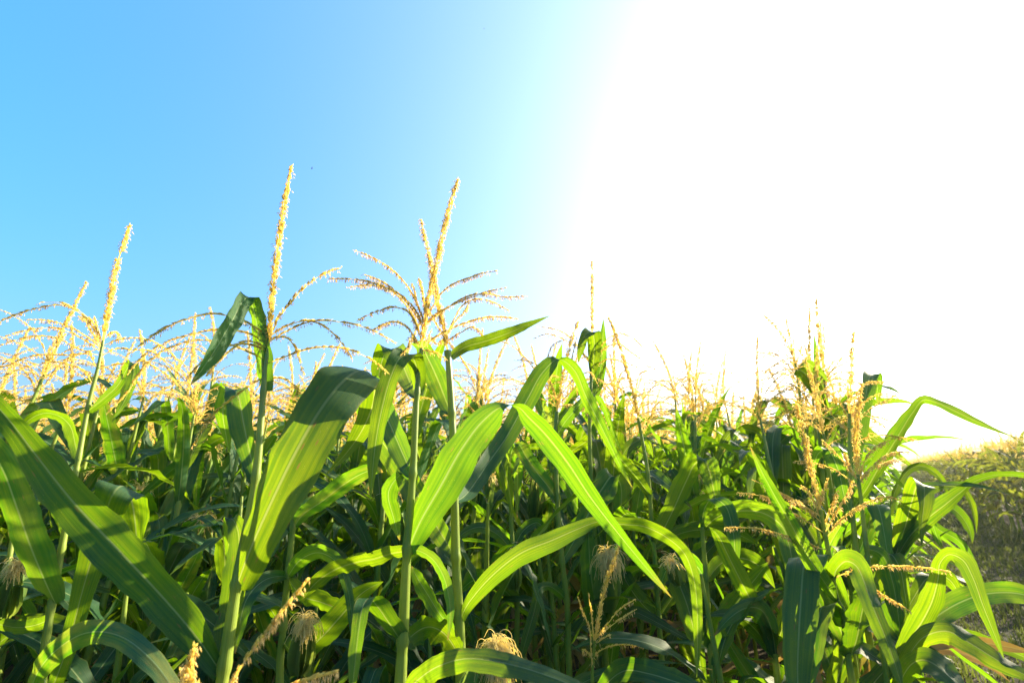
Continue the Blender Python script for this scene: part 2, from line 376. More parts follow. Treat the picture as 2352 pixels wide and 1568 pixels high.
def ear_geom(mb, A, B, w, rng, k=12):
    A = np.asarray(A); B = np.asarray(B); s = np.linspace(0, 1, 18)
    P = A + (B - A) * s[:, None]; r = w / 2 * (np.interp(s, [0, .12, .4, .75, 1], [.45, .8, 1, .78, .36]))
    tube(mb, P, r, k, 0)
    ax = nrm(B - A); e = nrm(np.cross(ax, [0.3, .2, 1])); f = np.cross(ax, e); L = np.linalg.norm(B - A)
    for i in range(5):
        a = i * 2.4 + rng.random(); d = e * cos(a) + f * sin(a); n = 16; q = np.linspace(0, 1, n)
        rr = w / 2 * np.interp(q, [0, .12, .4, .75, 1], [.5, .86, 1.06, .86, .62]) + q ** 3 * .012 * rng.random()
        Pp = A + ax * (q * L * rng.uniform(.96, 1.12))[:, None] + d * rr[:, None]
        W = w * np.interp(q, [0, .3, .7, 1], [.8, 1.25, .85, .05])
        ribbon(mb, Pp, np.tile(np.cross(d, ax), (n, 1)) * -1, W, np.full(n, .95), .02, 6, 0, crease=0)

def silk_geom(mb, A, ax, n, L, spread, rng, droop=1.0, r=.00045, up=.0):
    ax = nrm(ax)
    for i in range(n):
        v = rng.normal(0, 1, 3) * spread; d = nrm(ax + v + UP * up); m = 9
        l = L * rng.uniform(.55, 1.15); P = [np.asarray(A) + rng.normal(0, .004, 3)]
        wv = rng.normal(0, .5, 3)
        for j in range(m):
            d = nrm(d - UP * droop * .38 * (j / m + .2) + wv * .25 + rng.normal(0, .2, 3)); P.append(P[-1] + d * l / m)
        tube(mb, spline(P, 14), r, 3, 0, cap=False)

# ------------------------------------------------------------------ plants built from the picture
class Plant:
    def __init__(s, Y, label, group=None):
        s.Y = Y; s.label = label; s.group = group; s.root = None
    def stalk(s, pts, wb, wt, leaf_nodes=(), ground=True, low_leaves=3):
        P = []; mp = []
        for q in pts:
            a, m = U(q[0], q[1], s.Y + (q[2] if len(q) > 2 else 0)); P.append(a); mp.append(m)
        P = np.array(P); n = len(P)
        R = np.interp(np.linspace(0, 1, n), [0, 1], [wb * mp[0] / 2, wt * mp[-1] / 2]) * (P[:, 1] / np.hypot(P[:, 0], P[:, 1]))
        nodes = [U(0, y, s.Y)[0][2] for y in leaf_nodes]
        if ground and P[0][2] > .12:
            dz = P[0][2]; sl = (P[0] - P[1]) / max(P[0][2] - P[1][2], .01)
            b = P[0] + sl * min(.25, dz * .3); b[2] = dz * .5
            g = b.copy(); g[2] = 0.0
            P = np.vstack([g, b, P]); R = np.concatenate([[R[0] * 1.25, R[0] * 1.12], R])
            z = min([dz] + nodes) - .17
            while z > .1: nodes.append(z); z -= .16
        s.origin = np.array([P[0][0], P[0][1], 0.0]); s.path = P
        s.root = thing('corn_plant', s.label, 'corn plant', s.origin, s.group)
        s.PLACED.append(s.origin[:2])
        mb = MB(); stalk_geom(mb, P, R, nodes); mb.obj('stalk', [STALK], s.root, s.origin)
        rng = np.random.default_rng(int(abs(P[0][0]) * 1000) + 7)
        az = rng.uniform(0, 6)
        for i in range(low_leaves):
            z = .18 + i * .17; 
            if z > pts_min_z(P, pts) - .25: break
            mb = MB(); az += pi + rng.uniform(-.5, .5)
            rand_leaf(mb, [np.interp(z, P[:, 2], P[:, 0]), np.interp(z, P[:, 2], P[:, 1]), z], az, z, rng, scale=.9, low=True)
            mb.obj('leaf', [LEAF_DRY if i == 0 else LEAF], s.root, s.origin)
        return s
    PLACED = []
    def leaf(s, pts, roll=28, apex=(), ripple=.045, n=48, nu=10, mat=None, curl=True, flip=False, brk=(), rip_n=4.0, cr=(.42, .16)):
        k = len(pts); P = []; W = []; rolls = np.broadcast_to(np.asarray(roll, float), (k,))
        for i, q in enumerate(pts):
            a, m = U(q[0], q[1], s.Y + q[2]); P.append(a); W.append(q[3] * m / max(cos(radians(rolls[i])), .45))
        P = np.array(P); V = nrm(P - CAM)
        t2 = nrm(np.gradient(np.array([(q[0], -q[1]) for q in pts], float), axis=0)); Bi = -t2[:, 1:2] * CR + t2[:, 0:1] * CU
        Bc = np.zeros_like(P); prev = None
        for i in range(k):
            if i in apex: continue
            b = Bi[i]
            if prev is not None and b @ prev < 0: b = -b
            if i in brk: b = -b
            prev = b; r = radians(rolls[i]); Bc[i] = b * cos(r) + V[i] * sin(r); L = np.linalg.norm(Bc[i]); W[i] *= L; Bc[i] /= L
        for i in apex:
            lo = max([j for j in range(i) if j not in apex], default=None); hi = min([j for j in range(i + 1, k) if j not in apex], default=None)
            Bc[i] = Bc[lo] if hi is None else Bc[hi] if lo is None else (Bc[lo] + Bc[hi]) / 2
        Q = spline(np.column_stack([P, Bc, W]), n)
        Pp, B, w = Q[:, :3], nrm(Q[:, 3:6]), np.maximum(Q[:, 6], .0004)
        i = max(2, int(n * .12)); Ti = nrm(Pp[i + 1] - Pp[i - 1]); hor = (Pp[0] - Pp[i]) * [1, 1, 0]
        ref = UP * .5 + nrm(hor)
        if (np.cross(B[i], Ti) @ ref < 0) != flip: B = -B
        Tp = nrm(np.gradient(Pp, axis=0)); w = w * np.clip(np.linalg.norm(B - Tp * np.sum(B * Tp, 1, keepdims=True), axis=1), .5, 1)
        th = base_curl(n, 1.45, *cr) if curl else np.interp(np.linspace(0, 1, n), [0, 1], cr)
        mb = MB(); ribbon(mb, Pp, B, w, th, ripple, nu, 0, rip_n=rip_n)
        return mb.obj('leaf', [mat or LEAF], s.root, s.origin)
    def tassel(s, spike, thick=17, branches=(), sl=.0085, anther=.8, dys=.10, start=.06, ped=None, step=.46):
        pts = [U(q[0], q[1], s.Y + (q[2] if len(q) > 2 else 0)) for q in spike]
        P = spline([a for a, _ in pts], 40); m = pts[0][1]
        mb = MB(); branch_geom(mb, P, sl, sl * .33, anther * 1.0, .04, True, thick=thick * m, rk=6, r0=.0016, step=step)
        t = mb.obj('tassel', [GLUME, ANTHER], s.root, s.origin)
        rng = np.random.default_rng(len(branches) * 13 + int(spike[0][0]))
        for b in branches:
            d = rng.uniform(-1, 1) * dys; k = len(b); Q = []
            for i, q in enumerate(b):
                Q.append(U(q[0], q[1], s.Y + d * (i / (k - 1)) + (q[2] if len(q) > 2 else 0))[0])
            mb = MB(); branch_geom(mb, spline(Q, 36), sl, sl * .31, anther * 1.3, start, step=step)
            mb.obj('tassel_branch', [GLUME, ANTHER], t, (0, 0, 0) if False else s.origin)
        return t
    def ear(s, a, b, w, silk=(80, .07, .5, 1.0), label=None):
        A, m = U(a[0], a[1], s.Y + a[2]); B, m2 = U(b[0], b[1], s.Y + b[2]); rng = np.random.default_rng(int(a[0]))
        mb = MB(); ear_geom(mb, A, B, w * m, rng); e = mb.obj('ear', [HUSK], s.root, s.origin)
        mb = MB(); silk_geom(mb, B - (B - A) * .02, B - A, silk[0], silk[1], silk[2], rng, silk[3], r=max(.0005, m2 * .62))
        mb.obj('silk', [SILK], e, s.origin)
def pts_min_z(P, pts): return P[-len(pts)][2]
# ------------------------------------------------------------------ the plants one can point at (pixels of the 2352 x 1568 picture, metres of depth)
# tall tassel plant, left of centre
p1 = Plant(.75, 'tall corn plant with the highest lone tassel spike and a sharply folded top leaf').stalk(
    [(505, 1600), (543, 1345), (587, 1100), (605, 900), (616, 800)], 33, 10, (1530, 1345, 1095, 898))
p1.leaf([(543, 1350, 0, 62), (575, 1265, -.02, 84), (622, 1160, -.03, 108), (678, 1045, -.03, 122), (735, 945, -.01, 128), (785, 880, .03, 122), (826, 853, .09, 106), (853, 866, .15, 84), (858, 915, .19, 66), (835, 980, .21, 44), (795, 1040, .22, 22), (748, 1090, .22, 2)], roll=[24, 24, 22, 20, 20, 22, 24, 24, 24, 24, 24, 24], apex=(6, 7), n=64, nu=14)
p1.leaf([(606, 900, 0, 30), (603, 845, 0, 40), (595, 770, 0, 38), (583, 710, -.005, 36), (573, 682, -.015, 38), (560, 690, -.03, 40), (535, 735, -.05, 42), (500, 795, -.07, 40), (465, 848, -.085, 24), (437, 884, -.095, 1)], roll=[30, 26, 26, 24, 20, -44, -50, -52, -52, -50], apex=(4,), n=64)
p1.leaf([(588, 1098, 0, 30), (573, 1040, .03, 44), (558, 970, .06, 58), (548, 915, .09, 62), (537, 893, .14, 62), (522, 905, .19, 56), (513, 945, .22, 44), (520, 1000, .24, 22), (528, 1040, .25, 1)], roll=24, apex=(4,))
p1.leaf([(508, 1545, 0, 50), (455, 1468, -.01, 82), (372, 1370, -.02, 104), (270, 1262, -.04, 116), (165, 1150, -.06, 108), (78, 1040, -.08, 80), (10, 952, -.10, 54), (-60, 880, -.12, 30), (-120, 840, -.13, 2)], roll=[-20, -22, -24, -24, -24, -22, -20, -20, -20], n=70, nu=16, cr=(.34, .16), ripple=.07)
p1.leaf([(512, 1540, 0, 40), (535, 1400, .05, 58), (548, 1280, .08, 50), (545, 1215, .11, 44), (530, 1190, .14, 40), (527, 1260, .18, 30), (535, 1330, .2, 2)], roll=40, apex=(4,))
p1.tassel([(616, 800), (620, 745), (630, 640), (640, 560), (654, 465), (670, 379)], 18, [
    [(628, 758), (641, 727), (658, 706), (687, 671), (720, 643), (752, 626), (783, 616)],
    [(622, 782), (658, 761), (717, 738), (768, 738), (834, 751), (875, 769), (905, 787)],
    [(617, 834), (658, 818), (717, 800), (779, 799), (841, 819), (889, 856)],
    [(620, 778), (658, 776), (676, 796), (687, 825), (696, 857)],
    [(622, 770), (660, 748), (700, 737), (731, 743), (772, 773), (808, 824)],
    [(616, 775), (575, 745), (530, 727), (490, 721), (438, 731), (396, 746), (344, 777), (303, 810)],
    [(615, 786), (563, 764), (493, 758), (438, 769), (379, 788), (327, 822), (292, 861)],
    [(614, 826), (578, 812), (526, 791), (449, 782), (400, 796), (361, 815), (320, 860), (293, 901), (247, 948)],
    [(613, 800), (567, 784), (526, 809), (475, 864)],
    [(613, 806), (556, 790), (490, 812), (437, 861)],
    [(604, 868), (588, 877), (534, 915), (489, 953), (458, 995), (446, 1022)],
    [(606, 872), (640, 868), (668, 878), (688, 905)]], sl=.0095, anther=.8, step=.40)
# twin of the centre pair, shorter stalk
p2 = Plant(.85, 'central corn plant with a bushy golden tassel above a leaf folded over at its top').stalk(
    [(918, 1610), (926, 1450), (935, 1265), (948, 1090), (958, 905), (968, 800)], 29, 9, (1475, 1264, 1088, 904))
p2.leaf([(936, 1268, 0, 40), (965, 1200, -.01, 66), (1012, 1118, -.02, 84), (1062, 1030, -.02, 84), (1112, 965, -.02, 72), (1158, 932, -.03, 50), (1188, 934, -.04, 36), (1215, 960, -.06, 40), (1250, 995, -.08, 50), (1300, 1058, -.10, 54), (1358, 1145, -.12, 44), (1428, 1235, -.14, 30), (1500, 1322, -.16, 16), (1542, 1371, -.17, 1)], roll=[26, 26, 26, 28, 34, 40, 40, 38, 30, 26, 26, 26, 28, 28], apex=(5, 6), n=80, nu=12)
p2.leaf([(958, 908, 0, 28), (959, 870, .0, 36), (955, 835, -.01, 40), (942, 813, -.03, 44), (920, 820, -.055, 44), (899, 860, -.075, 43), (880, 925, -.09, 42), (865, 1000, -.10, 37), (856, 1075, -.11, 22), (851, 1147, -.115, 1)], roll=[18, 18, 16, 10, 14, 16, 16, 16, 16, 16], apex=(3,), n=60)
p2.leaf([(948, 1093, 0, 36), (926, 1045, .09, 48), (900, 985, .19, 54), (872, 925, .28, 56), (852, 885, .34, 52), (836, 880, .39, 46), (826, 910, .42, 36), (830, 960, .43, 14), (836, 985, .43, 1)], roll=26, apex=(5,))
p2.leaf([(957, 912, 0, 30), (938, 870, .10, 46), (915, 820, .20, 56), (898, 800, .26, 56), (884, 812, .31, 52), (872, 850, .34, 40), (868, 900, .35, 2)], roll=[26, 26, 26, 20, -10, -20, -20], apex=(3,))
p2.leaf([(927, 1478, 0, 38), (896, 1432, -.02, 46), (868, 1392, -.05, 48), (848, 1372, -.08, 44), (833, 1392, -.11, 36), (823, 1450, -.13, 32), (814, 1530, -.15, 26), (806, 1610, -.16, 2)], roll=[20, 16, 10, 0, 20, 26, 28, 28], apex=(3,))
p2.leaf([(937, 1262, 0, 22), (962, 1264, .0, 24), (990, 1280, .0, 24), (1015, 1314, -.01, 24), (1031, 1367, -.02, 22), (1034, 1420, -.03, 14), (1028, 1470, -.04, 1)], roll=-20)
p2.leaf([(932, 1266, 0, 26), (900, 1270, .03, 32), (862, 1282, .05, 34), (820, 1290, .08, 34), (772, 1306, .1, 34), (725, 1338, .12, 30), (690, 1385, .14, 2)], roll=20, ripple=.12)
p2.leaf([(930, 1480, .01, 40), (952, 1455, .03, 50), (985, 1440, .05, 58), (1018, 1454, .06, 56), (1045, 1490, .07, 40), (1065, 1530, .08, 2)], roll=-25, ripple=.10)
p2.leaf([(922, 1600, -.02, 40), (955, 1565, -.06, 50), (1010, 1528, -.12, 56), (1080, 1512, -.17, 58), (1170, 1525, -.20, 54), (1260, 1552, -.22, 44), (1350, 1590, -.23, 24), (1400, 1620, -.23, 2)], roll=[44, 50, 52, 52, 50, 46, 44, 44], nu=12, ripple=.06)
p2.leaf([(949, 1094, 0, 26), (925, 1085, .04, 40), (893, 1130, .06, 40), (905, 1190, .07, 30), (918, 1240, .07, 2)], roll=20, apex=(1,))
p2.tassel([(968, 800), (975, 744), (988, 668), (1003, 605), (1020, 525), (1037, 460), (1053, 407)], 17, [
    [(973, 735), (951, 685), (925, 645), (889, 612), (841, 586), (810, 574)],
    [(971, 752), (951, 718), (914, 674), (878, 648), (838, 632)],
    [(967, 769), (933, 703), (889, 663), (841, 656), (799, 661)],
    [(970, 742), (935, 690), (890, 662), (834, 645), (753, 641)],
    [(963, 769), (933, 714), (907, 706), (870, 714), (827, 733)],
    [(962, 796), (933, 751), (907, 740), (878, 747), (860, 758)],
    [(978, 735), (988, 714), (1014, 674), (1043, 652), (1080, 638), (1113, 627), (1142, 623)],
    [(976, 750), (985, 740), (1029, 707), (1065, 685), (1109, 674), (1153, 682), (1212, 680)],
    [(978, 742), (1010, 716), (1060, 692), (1115, 672), (1164, 661)],
    [(969, 800), (1010, 769), (1065, 744), (1120, 729), (1190, 733)],
    [(968, 804), (999, 810), (1019, 821)],
    [(963, 790), (945, 775), (935, 800), (925, 812)],
    [(975, 740), (958, 700), (950, 665), (945, 650)],
    [(980, 730), (972, 690), (968, 660), (962, 640)]], sl=.0092, anther=1.6, step=.34)
p3 = Plant(.95, 'corn plant close behind the bushy central one, its shorter spike crossing the taller spike').stalk(
    [(1062, 1610), (1056, 1450), (1047, 1280), (1044, 1130), (1038, 950), (1028, 805)], 25, 14, (1500, 1282, 1130, 948, 812))
p3.leaf([(1037, 822, 0, 22), (1065, 799, .01, 27), (1120, 782, .02, 29), (1170, 764, .02, 25), (1215, 745, .03, 15), (1261, 726, .03, 1)], roll=-18, cr=(.5, .3))
p3.leaf([(1036, 952, 0, 26), (1022, 915, .07, 44), (1005, 872, .14, 52), (985, 828, .20, 46), (965, 795, .25, 30), (945, 790, .28, 2)], roll=26)
p3.leaf([(1046, 1150, .0, 30), (1075, 1130, .10, 40), (1120, 1065, .19, 44), (1165, 1000, .26, 46), (1212, 915, .31, 46), (1248, 853, .33, 42), (1283, 824, .34, 34), (1316, 846, .34, 30), (1346, 910, .33, 29), (1374, 965, .32, 26), (1402, 1022, .31, 19), (1430, 1080, .30, 10), (1453, 1120, .30, 1)], roll=[14, 14, 14, 14, 14, 14, -10, 24, 26, 26, 28, 30, 30], apex=(6,), n=72)
p3.leaf([(1046, 1280, 0, 30), (1022, 1240, .08, 44), (980, 1172, .20, 54), (930, 1090, .32, 56), (885, 1025, .41, 46), (840, 965, .48, 26), (815, 930, .5, 1)], roll=24)
p3.leaf([(1052, 1440, 0, 20), (1066, 1402, -.01, 28), (1095, 1360, -.03, 36), (1141, 1312, -.05, 46), (1200, 1268, -.07, 50), (1269, 1240, -.08, 48), (1330, 1213, -.08, 36), (1380, 1196, -.07, 22), (1430, 1203, -.06, 28), (1480, 1208, -.05, 32), (1530, 1232, -.05, 30), (1572, 1270, -.05, 28), (1594, 1330, -.05, 26), (1602, 1410, -.05, 24), (1602, 1490, -.05, 16), (1600, 1555, -.05, 1)], roll=[20, 30, 35, 38, 38, 38, 26, -12, -24, -26, -26, -26, -26, -26, -26, -26], n=80, nu=10)
p3.leaf([(1050, 1450, 0, 22), (1010, 1410, .05, 30), (985, 1370, .08, 34), (960, 1330, .1, 30), (945, 1300, .12, 2)], roll=30)
p3.tassel([(1028, 805), (1020, 760), (1008, 700), (997, 645), (984, 580), (974, 540), (967, 504)], 15, [
    [(1024, 775), (1040, 737), (1065, 700), (1090, 688), (1124, 692), (1168, 714)],
    [(1025, 785), (1045, 772), (1062, 762), (1083, 752), (1098, 758), (1109, 775)],
    [(1026, 782), (1047, 806), (1069, 839), (1082, 862), (1091, 888)],
    [(1018, 770), (1000, 740), (985, 715), (975, 700)],
    [(1022, 778), (1045, 740), (1068, 715), (1075, 700)],
    [(1014, 745), (1002, 700), (993, 660), (992, 620)],
    [(1020, 775), (1003, 790), (990, 775), (978, 790)]], sl=.0092, anther=1.6, step=.34)
p3.ear((1094, 1660, -.06), (1136, 1492, -.12), 66, (380, .06, .5, 3.2))
# left edge plant
p0 = Plant(1.0, 'corn plant near the left edge with a leaning spike and many long arching tassel branches').stalk(
    [(98, 1600), (115, 1410), (140, 1270), (178, 1065), (206, 918), (226, 840), (237, 782)], 24, 7, (1400, 1260, 1050, 940))
p0.leaf([(203, 943, 0, 18), (240, 914, -.01, 24), (272, 884, -.02, 28), (292, 848, -.03, 28), (305, 833, -.05, 28), (306, 862, -.07, 30), (292, 905, -.08, 26), (272, 945, -.09, 12), (258, 968, -.09, 1)], roll=[20, 20, 20, 20, 10, 10, 18, 20, 20], apex=(4,))
p0.leaf([(180, 1062, 0, 20), (172, 1020, .02, 26), (160, 978, .03, 32), (130, 953, .04, 26), (95, 950, .05, 22), (62, 968, .06, 18), (40, 1000, .07, 2)], roll=[20, 20, 22, 30, 40, 40, 40], apex=(3,))
p0.leaf([(128, 1385, 0, 44), (105, 1335, -.03, 72), (72, 1255, -.07, 88), (40, 1165, -.10, 86), (8, 1080, -.13, 78), (-30, 1020, -.16, 66), (-80, 990, -.18, 40), (-130, 1010, -.19, 2)], roll=[-10, -14, -16, -16, -16, -16, -16, -16], nu=14, ripple=.04)
p0.leaf([(103, 1610, 0, 26), (128, 1560, -.05, 38), (160, 1470, -.08, 44), (186, 1370, -.11, 54), (215, 1270, -.13, 68), (243, 1180, -.15, 82), (262, 1130, -.17, 92), (283, 1118, -.13, 92), (300, 1150, -.09, 82), (310, 1215, -.07, 56), (315, 1275, -.06, 2)], roll=[-14, -20, -24, -24, -22, -20, -16, -14, 20, 24, 24], apex=(7,), nu=14)
p0.leaf([(66, 1600, -.10, 30), (92, 1535, -.18, 44), (135, 1488, -.24, 52), (190, 1455, -.28, 56), (250, 1452, -.32, 58), (312, 1482, -.36, 60), (370, 1540, -.38, 56), (410, 1610, -.4, 44), (430, 1680, -.4, 2)], roll=[40, 46, 50, 52, 52, 50, 46, 44, 44], curl=False, nu=14, ripple=.06)
p0.leaf([(112, 1420, .0, 22), (90, 1432, .03, 30), (40, 1440, .06, 32), (-20, 1432, .08, 26), (-70, 1450, .1, 2)], roll=-20, ripple=.1)
p0.tassel([(237, 782), (243, 740), (255, 681), (268, 608), (286, 557), (299, 514)], 14, [
    [(227, 775), (213, 743), (189, 719), (155, 701), (138, 695), (96, 695)],
    [(226, 778), (200, 735), (168, 710), (138, 701), (96, 706), (52, 718), (0, 739), (-40, 765)],
    [(229, 790), (208, 760), (195, 733), (179, 727)],
    [(227, 794), (193, 770), (155, 749), (103, 736), (58, 735)],
    [(227, 805), (186, 777), (138, 755), (86, 755), (45, 763), (10, 774)],
    [(224, 815), (179, 801), (138, 780), (93, 772), (41, 780), (0, 794)],
    [(220, 842), (205, 815), (180, 815), (148, 829), (114, 870), (90, 911)],
    [(210, 877), (193, 853), (155, 836), (114, 832), (52, 846), (0, 870)],
    [(239, 793), (275, 780), (310, 777), (344, 782), (379, 801), (410, 829)],
    [(237, 815), (268, 801), (303, 804), (344, 806), (372, 825), (399, 849)],
    [(229, 845), (258, 839), (293, 834), (330, 830), (352, 842), (389, 866), (425, 905)],
    [(243, 775), (262, 763), (270, 768), (279, 780)],
    [(228, 800), (170, 815), (100, 815), (60, 822), (20, 840), (-20, 845)]], sl=.011, anther=.9)
# plants behind the centre pair
p4 = Plant(1.45, 'slimmer corn plant behind the arching leaf, its leaning spike dense at the foot').stalk(
    [(1312, 1600), (1302, 1382), (1291, 1287), (1280, 1150), (1276, 1000), (1279, 945)], 15, 9, (1380, 1290, 1150, 1003))
p4.leaf([(1281, 1150, 0, 22), (1262, 1120, .0, 30), (1234, 1085, -.01, 35), (1208, 1047, -.02, 34), (1190, 1018, -.03, 34), (1178, 1030, .0, 30), (1172, 1065, .04, 20), (1170, 1100, .06, 1)], roll=[-18, -18, -18, -18, -10, 20, 20, 20], apex=(4,))
p4.leaf([(1278, 1003, 0, 16), (1296, 972, -.01, 22), (1318, 945, -.02, 24), (1345, 916, -.03, 18), (1368, 908, -.04, 14), (1388, 938, -.04, 14), (1408, 992, -.04, 12), (1431, 1045, -.04, 1)], roll=[20, 20, 20, 30, 40, 30, 26, 26], apex=(4,))
p4.leaf([(1299, 1376, 0, 18), (1282, 1358, -.03, 22), (1258, 1345, -.06, 20), (1240, 1352, -.08, 22), (1228, 1400, -.09, 24), (1210, 1462, -.10, 24), (1195, 1515, -.10, 12), (1185, 1550, -.10, 1)], roll=-14, apex=(3,))
p4.leaf([(1276, 1003, 0, 16), (1262, 970, .02, 24), (1245, 935, .04, 28), (1232, 905, .05, 22), (1220, 915, .07, 14), (1210, 945, .08, 1)], roll=24, apex=(3,))
p4.leaf([(1291, 1290, 0, 18), (1320, 1240, .03, 34), (1352, 1180, .06, 50), (1385, 1120, .09, 60), (1408, 1092, .12, 62), (1424, 1110, .15, 52), (1426, 1170, .17, 30), (1424, 1220, .18, 1)], roll=-16, apex=(4,))
p4.tassel([(1279, 945), (1286, 905), (1296, 850), (1310, 790), (1324, 750), (1336, 720)], 13, [
    [(1280, 935), (1250, 885), (1228, 850), (1200, 815), (1168, 790), (1140, 782)],
    [(1281, 930), (1265, 880), (1240, 845), (1215, 830), (1185, 828)],
    [(1280, 925), (1262, 870), (1256, 830), (1268, 795), (1300, 780)],
    [(1282, 930), (1320, 890), (1340, 860), (1352, 855), (1372, 880)],
    [(1281, 920), (1306, 885), (1320, 870), (1325, 905)],
    [(1280, 935), (1248, 918), (1228, 910), (1205, 918)],
    [(1281, 935), (1310, 930), (1340, 938), (1325, 944)],
    [(1284, 915), (1300, 870), (1318, 800), (1325, 775)]], sl=.011, anther=.9)
p5 = Plant(1.6, 'corn plant with a straight thin lone spike above a tight bunch of upright top leaves').stalk(
    [(1400, 1600), (1388, 1480), (1372, 1330), (1361, 1150), (1354, 1000), (1358, 865), (1360, 765)], 17, 5, (1480, 1330, 1150, 930, 866), )
p5.leaf([(1361, 866, 0, 14), (1364, 825, -.02, 27), (1365, 785, -.04, 34), (1360, 762, -.07, 34), (1345, 768, -.09, 22), (1335, 800, -.10, 18), (1328, 832, -.1, 1)], roll=[10, 10, 10, 14, 20, 24, 24], apex=(3,))
p5.leaf([(1360, 930, 0, 14), (1370, 895, .03, 24), (1380, 840, .05, 26), (1384, 785, .06, 18), (1386, 732, .07, 1)], roll=20)
p5.leaf([(1363, 1150, 0, 16), (1390, 1110, .04, 26), (1420, 1060, .08, 28), (1450, 1020, .1, 24), (1480, 1010, .12, 18), (1500, 1050, .14, 2)], roll=22, apex=(4,))
p5.leaf([(1365, 1200, 0, 14), (1330, 1170, .04, 24), (1300, 1110, .08, 26), (1268, 1080, .1, 24), (1250, 1100, .12, 18), (1240, 1150, .13, 1)], roll=22, apex=(3,))
p5.leaf([(1386, 1480, -.02, 40), (1370, 1400, -.05, 48), (1357, 1320, -.08, 44), (1352, 1250, -.1, 30), (1352, 1215, -.12, 1)], roll=-26)
p5.tassel([(1360, 765), (1360, 740), (1360, 690), (1360, 640), (1359, 598)], 9, [
    [(1359, 838), (1330, 800), (1300, 768), (1270, 755), (1234, 752)],
    [(1359, 842), (1325, 800), (1285, 775), (1255, 768), (1228, 778)],
    [(1361, 838), (1385, 790), (1420, 766), (1450, 775), (1475, 797)],
    [(1361, 848), (1400, 825), (1440, 835), (1465, 845)],
    [(1361, 845), (1390, 800), (1420, 790), (1450, 810), (1478, 830)],
    [(1360, 848), (1345, 820), (1330, 830), (1320, 860)]], sl=.013, anther=.9)
p5.ear((1393, 1400, -.12), (1398, 1278, -.20), 34, (240, .08, .45, 2.6))
p6 = Plant(1.55, 'corn plant with a long spike leaning far to the left over the field').stalk(
    [(1530, 1600), (1514, 1433), (1507, 1323), (1498, 1215), (1485, 1067), (1475, 1011), (1466, 960)], 14, 7, (1430, 1322, 1215, 1140))
p6.leaf([(1497, 1145, 0, 16), (1470, 1105, -.03, 24), (1436, 1065, -.06, 26), (1405, 1030, -.09, 18), (1378, 1003, -.1, 1)], roll=20)
p6.leaf([(1502, 1255, 0, 22), (1520, 1222, -.02, 38), (1548, 1165, -.04, 46), (1575, 1105, -.06, 48), (1598, 1062, -.09, 50), (1617, 1052, -.12, 50), (1630, 1085, -.13, 46), (1640, 1130, -.14, 30), (1650, 1185, -.15, 1)], roll=[-16, -16, -16, -16, -16, -10, 14, 20, 20], apex=(5,), nu=12)
p6.leaf([(1508, 1325, 0, 24), (1528, 1312, -.06, 40), (1550, 1325, -.11, 52), (1572, 1370, -.15, 54), (1590, 1430, -.18, 46), (1604, 1500, -.2, 30), (1618, 1580, -.21, 12), (1625, 1640, -.21, 1)], roll=-20, nu=12)
p6.leaf([(1505, 1260, 0, 18), (1560, 1225, .05, 34), (1620, 1215, .1, 38), (1690, 1225, .14, 34), (1740, 1250, .17, 2)], roll=-24)
p6.leaf([(1512, 1420, 0, 20), (1545, 1370, .02, 32), (1590, 1310, .05, 36), (1640, 1250, .08, 30), (1680, 1215, .1, 2)], roll=-20)
p6.leaf([(1512, 1420, 0, 24), (1470, 1380, .03, 36), (1432, 1320, .05, 34), (1418, 1270, .07, 24), (1424, 1230, .09, 2)], roll=20)
p6.tassel([(1466, 960), (1455, 905), (1440, 850), (1424, 795), (1410, 758), (1396, 726)], 9, [
    [(1466, 955), (1450, 920), (1420, 890), (1385, 880)],
    [(1466, 955), (1480, 915), (1510, 885), (1540, 895)],
    [(1468, 970), (1440, 945), (1410, 950), (1390, 970)],
    [(1470, 985), (1500, 950), (1530, 945), (1550, 960)],
    [(1473, 1000), (1490, 970), (1500, 940), (1520, 920)],
    [(1471, 990), (1440, 1000), (1420, 985), (1400, 1000)],
    [(1466, 950), (1460, 900), (1470, 860), (1495, 850)]], sl=.0135, anther=.9)
p7 = Plant(1.12, 'short young corn plant low in the row with a small forked pale tassel').stalk(
    [(1358, 1640), (1361, 1536), (1366, 1470)], 9, 6, ())
p7.leaf([(1358, 1640, 0, 16), (1385, 1580, .02, 36), (1430, 1540, .0, 56), (1490, 1545, -.05, 56), (1570, 1570, -.1, 44), (1660, 1600, -.13, 2)], roll=[44, 50, 52, 50, 46, 44], nu=12)
p7.tassel([(1366, 1470), (1372, 1440), (1382, 1378), (1395, 1330), (1408, 1294), (1425, 1243)], 12, [
    [(1360, 1540), (1357, 1492), (1353, 1441), (1338, 1404), (1328, 1375)],
    [(1364, 1490), (1361, 1445), (1357, 1404), (1351, 1360)],
    [(1368, 1468), (1397, 1430), (1423, 1400), (1461, 1375)],
    [(1369, 1476), (1390, 1448), (1408, 1433), (1435, 1415), (1461, 1399)],
    [(1361, 1515), (1375, 1496), (1415, 1481), (1452, 1481), (1491, 1486)],
    [(1361, 1510), (1342, 1492), (1340, 1500)],
    [(1367, 1480), (1385, 1466), (1399, 1459)]], sl=.009, anther=.7)
